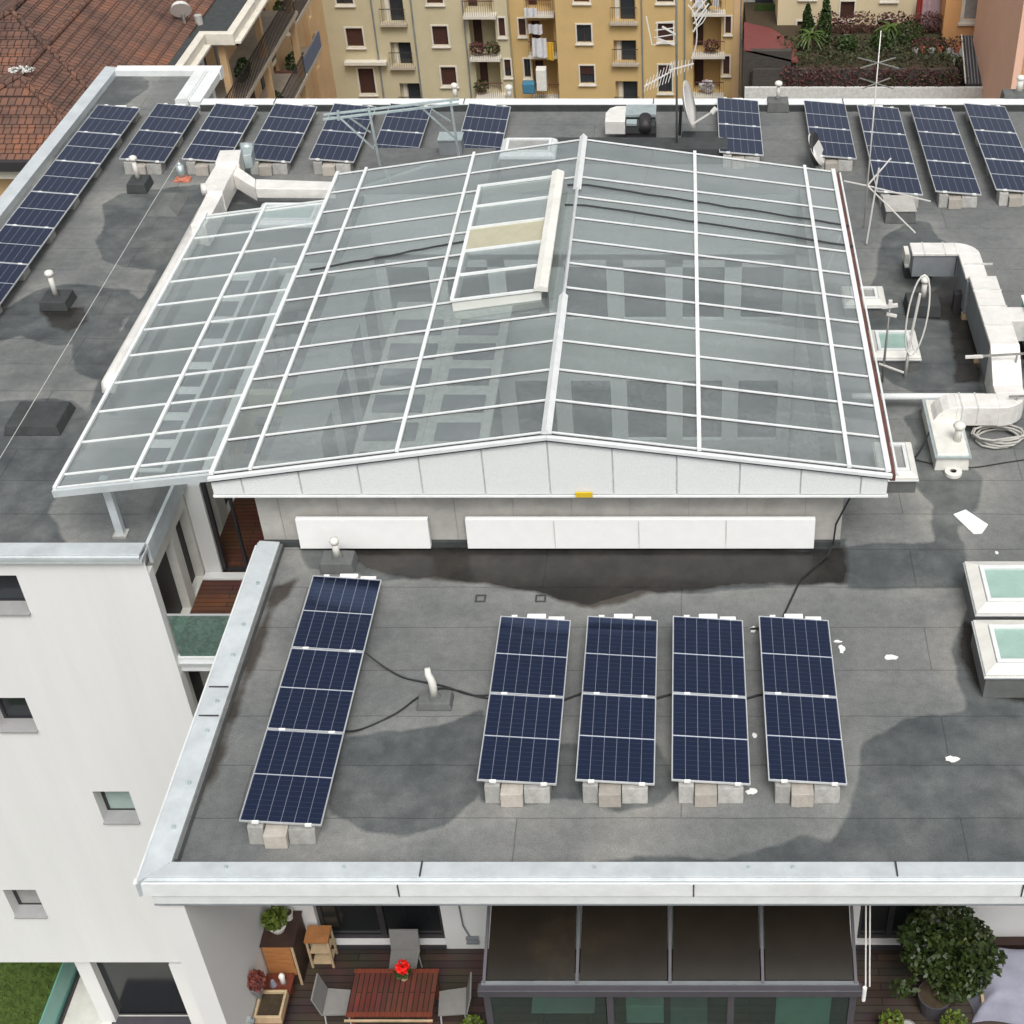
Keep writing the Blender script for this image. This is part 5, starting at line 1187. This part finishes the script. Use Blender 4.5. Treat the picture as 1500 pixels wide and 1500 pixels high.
AB=facade('apartment_block',478,747,YB,'paleyellow','pale yellow apartment block with brown shutters behind the left roof edge',
 [(510,534,41,68),(519,542,100,137),(503,527,-18,6),(636,658,38,66),(642,664,98,125),(633,656,-25,5),(733,742,26,53),(737,746,87,112)],
 loggias=[(566,598,-25,33),(572,602,62,96),(578,608,122,160)],balc=[(690,728,26,80),(694,730,86,136),(686,726,-32,18)])
MB().box(bx_(503),bx_(565),YB-.5,YB-.01,bz_(92),bz_(87)).build('awning','stonewhite',AB,.02)
for x in (553,610,684): MB().tube([(bx_(x),YB-.08,-27),(bx_(x),YB-.08,-8)],.05,6).build('downpipe','ductside',AB)
AB2=facade('apartment_block',748,816,YB+1.2,'orangeyellow','narrow recessed yellow block hung with laundry between the two larger ones',
 [(762,772,27,52),(766,775,86,113)],balc=[(776,812,30,76),(778,814,88,138),(774,810,-28,16)])
def cloth(xa,xb,ya,yb,Y,m,label,name='laundry'):
    X0,X1=bx_(xa,Y),bx_(xb,Y); Z0,Z1=bz_(yb,Y),bz_(ya,Y); f=MB(); n=10
    for i in range(n+1):
        u=i/n; dy=.08*math.sin(u*13)
        for z_ in (Z0+.05*math.sin(u*7),Z1): f.v.append((X0+(X1-X0)*u,Y+dy,z_))
    for i in range(n): f.f.append((2*i,2*i+2,2*i+3,2*i+1))
    o=f.build(name,m); md=o.modifiers.new('thickness','SOLIDIFY'); md.thickness=.02
    return tag(o,label,'laundry')
cloth(780,801,56,84,YB+.2,'clothpale','pale laundry hanging from the recessed balcony'); cloth(801,811,62,88,YB+.22,'clothyellow','yellow cloth hanging beside the pale laundry')
cloth(776,796,36,50,YB+.2,'clothpale','small white laundry on the balcony rail above the yellow cloth'); 
tag(MB().box(bx_(783),bx_(798),YB-.3,YB+.4,bz_(131),bz_(100)).build('white_locker','offwhite',None,.03),'white locker on the lowest balcony of the recessed block','locker')
tag(MB().box(bx_(762),bx_(780),YB-.5,YB+.1,bz_(134),bz_(118)).build('blue_tarp','clothblue',None,.1),'blue covered heap on the lowest recessed balcony','tarp')
AB3=facade('apartment_block',816,1087,YB,'orangeyellow','orange yellow apartment block with balcony columns behind the mast',
 [(846,867,36,62),(848,869,96,122),(844,866,-24,3),(964,986,34,60),(964,984,95,135),(963,987,-22,3),(1062,1070,24,49),(1060,1069,82,109)],
 loggias=[(898,932,-22,31),(899,932,59,91),(900,933,119,160)],balc=[(1015,1056,25,76),(1016,1056,85,135),(1014,1056,-32,14)])
for x in (941,1003,1084): MB().tube([(bx_(x),YB-.08,-27),(bx_(x),YB-.08,-8)],.05,6).build('downpipe','ductside',AB3)
MB().box(bx_(1074),bx_(1086),YB-.06,YB-.001,-27,-8).build('pilaster','ochre',AB3)
for i,(px_,py_,m_,l) in enumerate(((700,78,'leafred','reddish plants on the upper middle balcony of the pale yellow block'),(722,78,'leafdark','green plants at the right end of the upper middle balcony of the pale block'),(705,134,'leafdark','plants on the lowest balcony of the pale yellow block'),(1042,75,'leafred','purple plants on the balcony of the orange block behind the mast'),(1035,134,'clothpale','pale items heaped on the lowest balcony of the orange block'),(1030,14,'leafdark','dark plants on the top balcony of the orange block'))):
    X_,Z_=V(px_,py_,YB-.3); tag(MB().leaves((X_,YB-.25,Z_+.35),(.5,.3,.4),170,.2).build('balcony_plant',m_),l,'plant')
for i,(a_,b_,y_,m_,l) in enumerate(((772,790,24,'clothpale','pale sheet on the top rail of the recessed block'),(1018,1030,12,'clothpale','white towels on the top balcony rail of the orange block'),(1044,1052,10,'clothpale','small white towel at the right of the top orange balcony'))):
    cloth(a_,b_,y_-12,y_,YB-.76,m_,l)
# ochre wing at the left with balconies, facing right
OW=thing('apartment_wing',(-24,76,-27),'ochre apartment wing with stacked balconies receding behind the roof corner','apartment building')
XW=-22.6
oh=[]
for y0 in (62.5,67.5,72,77,81.5,86):
    for z_ in (-6.0,-9.1,-12.2,-15.3,-18.4): oh.append((y0,y0+1.1,z_,z_+2.1))
wall_x(58,90.5,-27,-3,XW,oh,.25).build('wall','ochre',OW)
for h in oh: 
    MB().box(XW-.22,XW-.18,h[0],h[1],h[2],h[3]).build('window','shutter' if random.random()<.6 else 'greypane',OW)
MB().box(XW-8,XW-.26,58,90.5,-27,-3).build('rear_block','ochre',OW)
for yy in (61,66.3,75.3,84.6): MB().box(XW,XW+.35,yy,yy+.35,-27,-3).build('pilaster','ochre',OW)
mats_=['rustbalc','bluebalc','rustbalc','iron']
for j,y0 in enumerate((61.6,68.5,76.3)):
    for i,z_ in enumerate((-6.1,-9.2,-12.3,-15.4)):
        L=4.2 if j<2 else 6
        MB().box(XW,XW+1.5,y0,y0+L,z_-.2,z_).build('balcony_slab','slab',OW)
        m=mats_[(i+j)%4]
        if (i+j)%2: MB().box(XW+1.44,XW+1.5,y0,y0+L,z_+.05,z_+.95).build('balcony_panel',m,OW); MB().box(XW+.02,XW+1.44,y0,y0+.05,z_+.05,z_+.95).build('balcony_panel','rustbalc',OW)
        else:
            f=MB(); f.bar((XW+1.45,y0,z_+.95),(XW+1.45,y0+L,z_+.95),.05)
            for k in range(int(L/.2)): f.bar((XW+1.45,y0+k*.2,z_),(XW+1.45,y0+k*.2,z_+.95),.035)
            for k in range(9): f.bar((XW+.1+k*.16,y0,z_),(XW+.1+k*.16,y0,z_+.95),.02)
            f.build('balcony_railing','iron',OW)
for i,(y0,z_,l) in enumerate(((62.3,-9.2,'green potted plants on a balcony of the ochre wing, nearest'),(69.5,-12.3,'green potted plants on the middle balcony of the ochre wing'),(77,-12.3,'potted plants on the farthest balconies of the ochre wing'),(77.5,-15.4,'low potted plants on the lowest far balcony'))):
    tag(MB().leaves((XW+.9,y0+.8,z_+.7),(.5,.9,.5),320,.22).build('balcony_plant','leafdark' if i else 'palmleaf'),l,'plant')
for y0,z_,m_,l in ((64.5,-9.2,'leafred','reddish plants beside the green ones on the nearest ochre wing balcony'),(72,-9.2,'leafdark','green plants on the second stack of ochre wing balconies, upper'),(80,-9.2,'palmleaf','bright plants on the farthest upper balcony of the ochre wing')):
    tag(MB().leaves((XW+1.2,y0,z_+.8),(.35,.8,.5),260,.24).build('balcony_plant',m_),l,'plant')
for y0,z_,l in ((48,-5.8,'green plants on the nearest balcony under the white cornice'),(53.5,-5.8,'green plants farther along the balcony under the white cornice'),(57,-8.6,'plants on the lower balcony under the white cornice')):
    tag(MB().leaves((-16.9,y0,z_+.55),(.25,.7,.4),240,.18).build('balcony_plant','leafdark'),l,'plant')
tag(MB().box(XW+.9,XW+1.35,69,69.9,-12.28,-11.4).build('air_conditioner','offwhite',None,.03),'white air conditioner box on a balcony of the ochre wing','air conditioner')

# right background
C1=facade('cream_house',1137,1336,87,'cream','cream house behind the hedge garden',[(1227,1247,2,28),(1282,1306,29,52),(1166,1190,31,55),(1168,1190,-25,-3),(1285,1307,-25,0)],z0=-16.5,z1=-8)
t=thing('dark_gap_wall',(bx_(1118),88,-16),'shadowed rear building with a dark balcony between yellow and cream houses','building')
MB().box(bx_(1086,91),bx_(1140,91),91,92,-27,-8).build('wall','wallgrey',t); MB().box(bx_(1104,89),bx_(1134,89),89.5,91,bz_(20,89)-.2,bz_(20,89)).build('balcony_slab','slab',t)
MB().box(bx_(1106,89),bx_(1132,89),90.9,91,bz_(20,89),bz_(0,89)).build('window','winglass',t)
MB().box(bx_(1104,89),bx_(1134,89),89.45,89.5,bz_(20,89),bz_(10,89)).build('balcony_panel','leafdark',t)
t=thing('orange_house',(bx_(1400),86,-16),'orange house with a stone framed window right of the laundry','house')
X0,X1=bx_(1378,85),bx_(1470,85); wall_y(X0,X1,-16.5,-8,85,[(bx_(1406,85),bx_(1424,85),bz_(28,85),bz_(-12,85))],.2).build('wall','orangewall',t)
MB().box(X0,X1,85.2,90,-16.5,-8).build('rear_block','orangewall',t)
a,b,c,d=bx_(1406,85),bx_(1424,85),bz_(28,85),bz_(-12,85); f=MB(); f.box(a-.2,a,84.94,85,c-.2,d).box(b,b+.2,84.94,85,c-.2,d).box(a,b,84.94,85,c-.2,c); w=f.build('window','stonewhite',t); MB().box(a,b,85.1,85.15,c,d).build('pane','greypane',w); MB().box(a-.3,b+.3,84.85,85,c-.35,c-.2).build('sill','stonewhite',w)
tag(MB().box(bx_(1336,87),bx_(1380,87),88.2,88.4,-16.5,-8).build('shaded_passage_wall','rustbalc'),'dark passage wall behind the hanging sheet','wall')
cloth(1345,1372,-12,40,86.5,'clothpink','large greyish pink sheet hanging between cream and orange houses'); cloth(1338,1345,-8,30,86.4,'clothred','red cloth hanging at the left of the pink sheet')
PK=thing('pink_house',(19.5,77,-27),'salmon pink house at the upper right picture edge','house')
MB().box(17.15,26,72.2,83.5,-27,-8).build('wall','pinkwall',PK); MB().box(17.6,26,72.12,72.19,-27,-8).build('front_wall','orangewall',PK)
MB().box(18.3,19.4,71.4,72.1,-14.1,-12.9).build('balcony','tealglass',PK)
# garden terrace
ZG=-15.85
tag(MB().box(3.9,15.7,79.6,92,-19,ZG).build('garden_terrace','soil'),None,None,None,'structure')
tag(MB().box(3.55,17.2,79.0,79.25,-19.5,V(1200,129,79)[1]).build('garden_wall','limewash'),'long low white wall at the foot of the garden','wall')
IV=thing('ivy_wall',(10,79.8,-17),'retaining wall overgrown with red brown creeper','wall')
MB().box(4.0,15.7,79.4,79.6,-17.6,ZG+.25).build('wall','darkwallm',IV)
f=MB(); 
for k in range(24): f.leaves((5.9+k*.42,79.4,-16.2+random.uniform(-.15,.15)),(.4,.25,.78),150,.17)
f.build('creeper','leafred',IV)
f=MB()
for k in range(14): f.leaves((10.5+k*.42,79.3,-16.3+random.uniform(-.2,.3)),(.35,.2,.45),22,.16)
f.build('creeper_green','leafdark',IV)
t=thing('dark_block_wall',(5,80,-17),'dark banded block wall under the red shed roof','wall'); MB().box(bx_(1089,80),bx_(1160,80),79.9,80.3,-19,V(1120,74,80)[1]).build('wall','darkwallm',t)
SD=thing('red_shed',(5,82,-16),'shed with a sloping dark red sheet metal roof','shed')
p=[(1090,32,86.5),(1173,43,86.5),(1169,90,79.9),(1090,72,79.9)]
q=[(V(x,y,Y)[0],Y,V(x,y,Y)[1]) for x,y,Y in p]; q[1]=tuple(Vector(q[0])+Vector(q[2])-Vector(q[3])); MB().prism(q[::-1],(0,0,-.12)).build('roof','redmetal',SD)
MB().box(q[3][0]+.1,q[2][0]-.2,80.6,86.2,-16.5,min(q[1][2],q[2][2],q[3][2])-.25).build('wall','darkwallm',SD)
HG=MB()
for k in range(30):
    x_=8.2+k*.33; HG.leaves((x_,85.8,ZG+.55+.1*math.sin(k)),(.4,.5,.65),70,.2)
HG.build('hedge','leafred'); tag(bpy.data.objects['hedge'],'clipped red brown hedge in front of the cream house','hedge')
f=MB()
for k in range(24):
    for yy,hh in ((83.6,.35),(82.2,.3),(80.9,.35)): f.leaves((6.0+k*.42,yy-.4*math.sin(k*1.7),ZG+hh*.7),(.5,.8,.33),42,.2)
tag(f.build('ground_cover','leafbrown'),'low green planting filling the garden',"plants",None,'stuff')
def cone_tree(x,y,h,r,label):
    t=thing('cypress_tree',(x,y,ZG),label,'tree'); MB().tube([(x,y,ZG),(x,y,ZG+h*.5)],[.1,.05],8).build('trunk','bark',t)
    f=MB(); n=9
    for k in range(n):
        u=k/n; rr=r*(1-u)**.7*(.85 if k==0 else 1); f.leaves((x+random.uniform(-.05,.05),y,ZG+.25+h*u*.93),(rr,rr,h/n*.85),170,.18,1.6)
    f.build('crown','leafdark',t)
x_=V(1207,50,84)[0]; cone_tree(x_,84,3.0,.55,'dark narrow cypress before the cream house')
x_=V(1181,60,85)[0]; cone_tree(x_,85,1.9,.5,'shorter dark conifer left of the cypress')
def palm(x,y,h,label,n=26,L=1.0):
    t=thing('palm_tree',(x,y,ZG),label,'tree'); MB().tube([(x,y,ZG),(x,y,ZG+h)],[.16,.12],8).build('trunk','bark',t)
    f=MB()
    for k in range(n):
        a=random.uniform(0,2*math.pi); el=random.uniform(-.2,1.1); d=Vector((math.cos(a),math.sin(a),0)); p0=Vector((x,y,ZG+h)); pr=p0
        for s_ in range(1,6):
            u=s_/5; q=p0+d*L*u*math.cos(el*.6)+Vector((0,0,L*(math.sin(el)*u-.7*u*u)))
            sd=Vector((-d.y,d.x,0))*.13*(1-u*.7)
            f.face([pr-sd,q-sd*.8,q+Vector((0,0,.03)),pr+Vector((0,0,.03))]); f.face([pr+sd,pr+Vector((0,0,.03)),q+Vector((0,0,.03)),q+sd*.8]); pr=q
    f.build('crown','palmleaf',t)
palm(V(1186,76,83)[0],83,.9,'yellow green fan palm at the left of the garden')
palm(V(1302,62,84.5)[0],84.5,.8,'bright green palm in the middle of the garden')
for i,(px_,yy,r_,l) in enumerate(((1330,84,.9,'dark rounded shrub right of the bright palm'),(1290,83.2,.7,'dark shrub in front of the bright palm'),(1240,83,.6,'low grey green shrub right of the cypress'))):
    x_=V(px_,75,yy)[0]; t=thing('garden_shrub',(x_,yy,ZG),l,'shrub'); MB().tube([(x_,yy,ZG),(x_,yy,ZG+.4)],.05,6).build('stem','bark',t); MB().leaves((x_,yy,ZG+r_*.7),(r_,r_,r_*.75),480,.2).build('foliage','leafdark',t)
t=thing('garden_pots',(15,82,ZG),'row of pots and bare stems at the right end of the garden','pots')
for k in range(6): MB().tube([(13.6+k*.5,82.3+.3*(k%2),ZG),(13.6+k*.5,82.3+.3*(k%2),ZG+.35)],[.14,.2],10).build('pot','terracotta' if k%2 else 'wallgrey',t)
f=MB()
for k in range(6): f.leaves((13.6+k*.5,82.3+.3*(k%2),ZG+.65),(.28,.28,.32),40,.18)
f.build('foliage','leafred',t)
LR=thing('ribbed_lean_to',(16,80,-16),'narrow dark ribbed lean-to roof beside the pink house','roof')
p=[(1409,52,84.0),(1440,52,84.0),(1447,123,79.3),(1415,123,79.3)]
q=[(V(x,y,Y)[0],Y,V(x,y,Y)[1]) for x,y,Y in p]; MB().prism(q[::-1],(0,0,-.1)).build('roof_sheet','grooved',LR)
f=MB()
for k in range(8):
    u=k/7; f.bar(Vector(q[0]).lerp(Vector(q[1]),u)+Vector((0,0,.03)),Vector(q[3]).lerp(Vector(q[2]),u)+Vector((0,0,.03)),.05)
f.build('rib','ductside',LR); MB().bar(Vector(q[1])+Vector((.05,0,.05)),Vector(q[2])+Vector((.05,0,.05)),.12).build('edge_trim','stonewhite',LR); MB().bar(Vector(q[0])-Vector((.03,0,-.05)),Vector(q[3])-Vector((.03,0,-.05)),.07).build('edge_trim','stonewhite',LR)
MB().box(q[3][0]+.1,q[2][0]-.1,79.5,83.8,-18,min(q[3][2],q[2][2])-.15).build('wall','darkwallm',LR)

# ================================================================== GROUND
f=MB(); prof=[(-60,-16.4),(0,-16.4),(38,-16.4),(55,-22),(75,-26.9),(100,-27),(600,-27)]
for i in range(len(prof)-1):
    (a,za),(b,zb)=prof[i],prof[i+1]; f.face([(-400,a,za),(400,a,za),(400,b,zb),(-400,b,zb)])
tag(f.build('ground','ground'),None,None,None,'structure')
f=MB(); f.face([(-45,5,-16.3),(-15.0,5,-16.3),(-15.0,30,-16.3),(-45,30,-16.3)]); tag(f.build('lawn','grass'),None,None,None,'structure')
f=MB()
for _ in range(9000):
    x,y=random.uniform(-18.5,-15.1),random.uniform(16,23.5); a=random.uniform(0,6.28); h=random.uniform(.04,.12); w=.012; dx,dy=math.cos(a)*w,math.sin(a)*w
    f.face([(x-dx,y-dy,-16.3),(x+dx,y+dy,-16.3),(x+random.uniform(-.05,.05),y+random.uniform(-.05,.05),-16.3+h)])
tag(f.build('grass','grass'),'short lawn grass beside the ground terrace','grass',None,'stuff')

# ================================================================== LIGHT, SKY, CAMERA
w=bpy.data.worlds.new('World'); S.world=w; w.use_nodes=True; nt=w.node_tree; bg=nt.nodes['Background']
sky=nt.nodes.new('ShaderNodeTexSky'); sky.sky_type='NISHITA'; sky.sun_disc=False; EL,AZ=R(58),R(165)
sky.sun_elevation=EL; sky.sun_rotation=AZ; sky.dust_density=6; sky.air_density=1.0; sky.ozone_density=1.0
hs_=nt.nodes.new('ShaderNodeHueSaturation'); hs_.inputs['Saturation'].default_value=.12
nt.links.new(sky.outputs[0],hs_.inputs['Color']); nt.links.new(hs_.outputs[0],bg.inputs[0]); bg.inputs[1].default_value=.14
sun=bpy.data.lights.new('sun','SUN'); sun.energy=1.15; sun.angle=R(22); sun.color=(1,.97,.93)
so=bpy.data.objects.new('sun',sun); COL.objects.link(so)
d=Vector((math.sin(AZ)*math.cos(EL),math.cos(AZ)*math.cos(EL),math.sin(EL))); so.rotation_euler=d.to_track_quat('Z','Y').to_euler(); so.location=(0,0,40)
cam=bpy.data.cameras.new('camera'); co=bpy.data.objects.new('camera',cam); COL.objects.link(co); S.camera=co
co.location=(0,0,CZ); co.rotation_euler=(math.pi/2-TH,0,0); cam.sensor_width=36; cam.sensor_fit='HORIZONTAL'; cam.lens=F/1500*36; cam.shift_x=-250/1500; cam.clip_end=2000; cam.clip_start=.1
S.view_settings.view_transform='Standard'; S.view_settings.look='None'; S.view_settings.exposure=.22; S.view_settings.gamma=1
S.render.resolution_x=S.render.resolution_y=1024
S.render.engine='CYCLES'; S.cycles.transparent_max_bounces=16; S.cycles.max_bounces=8
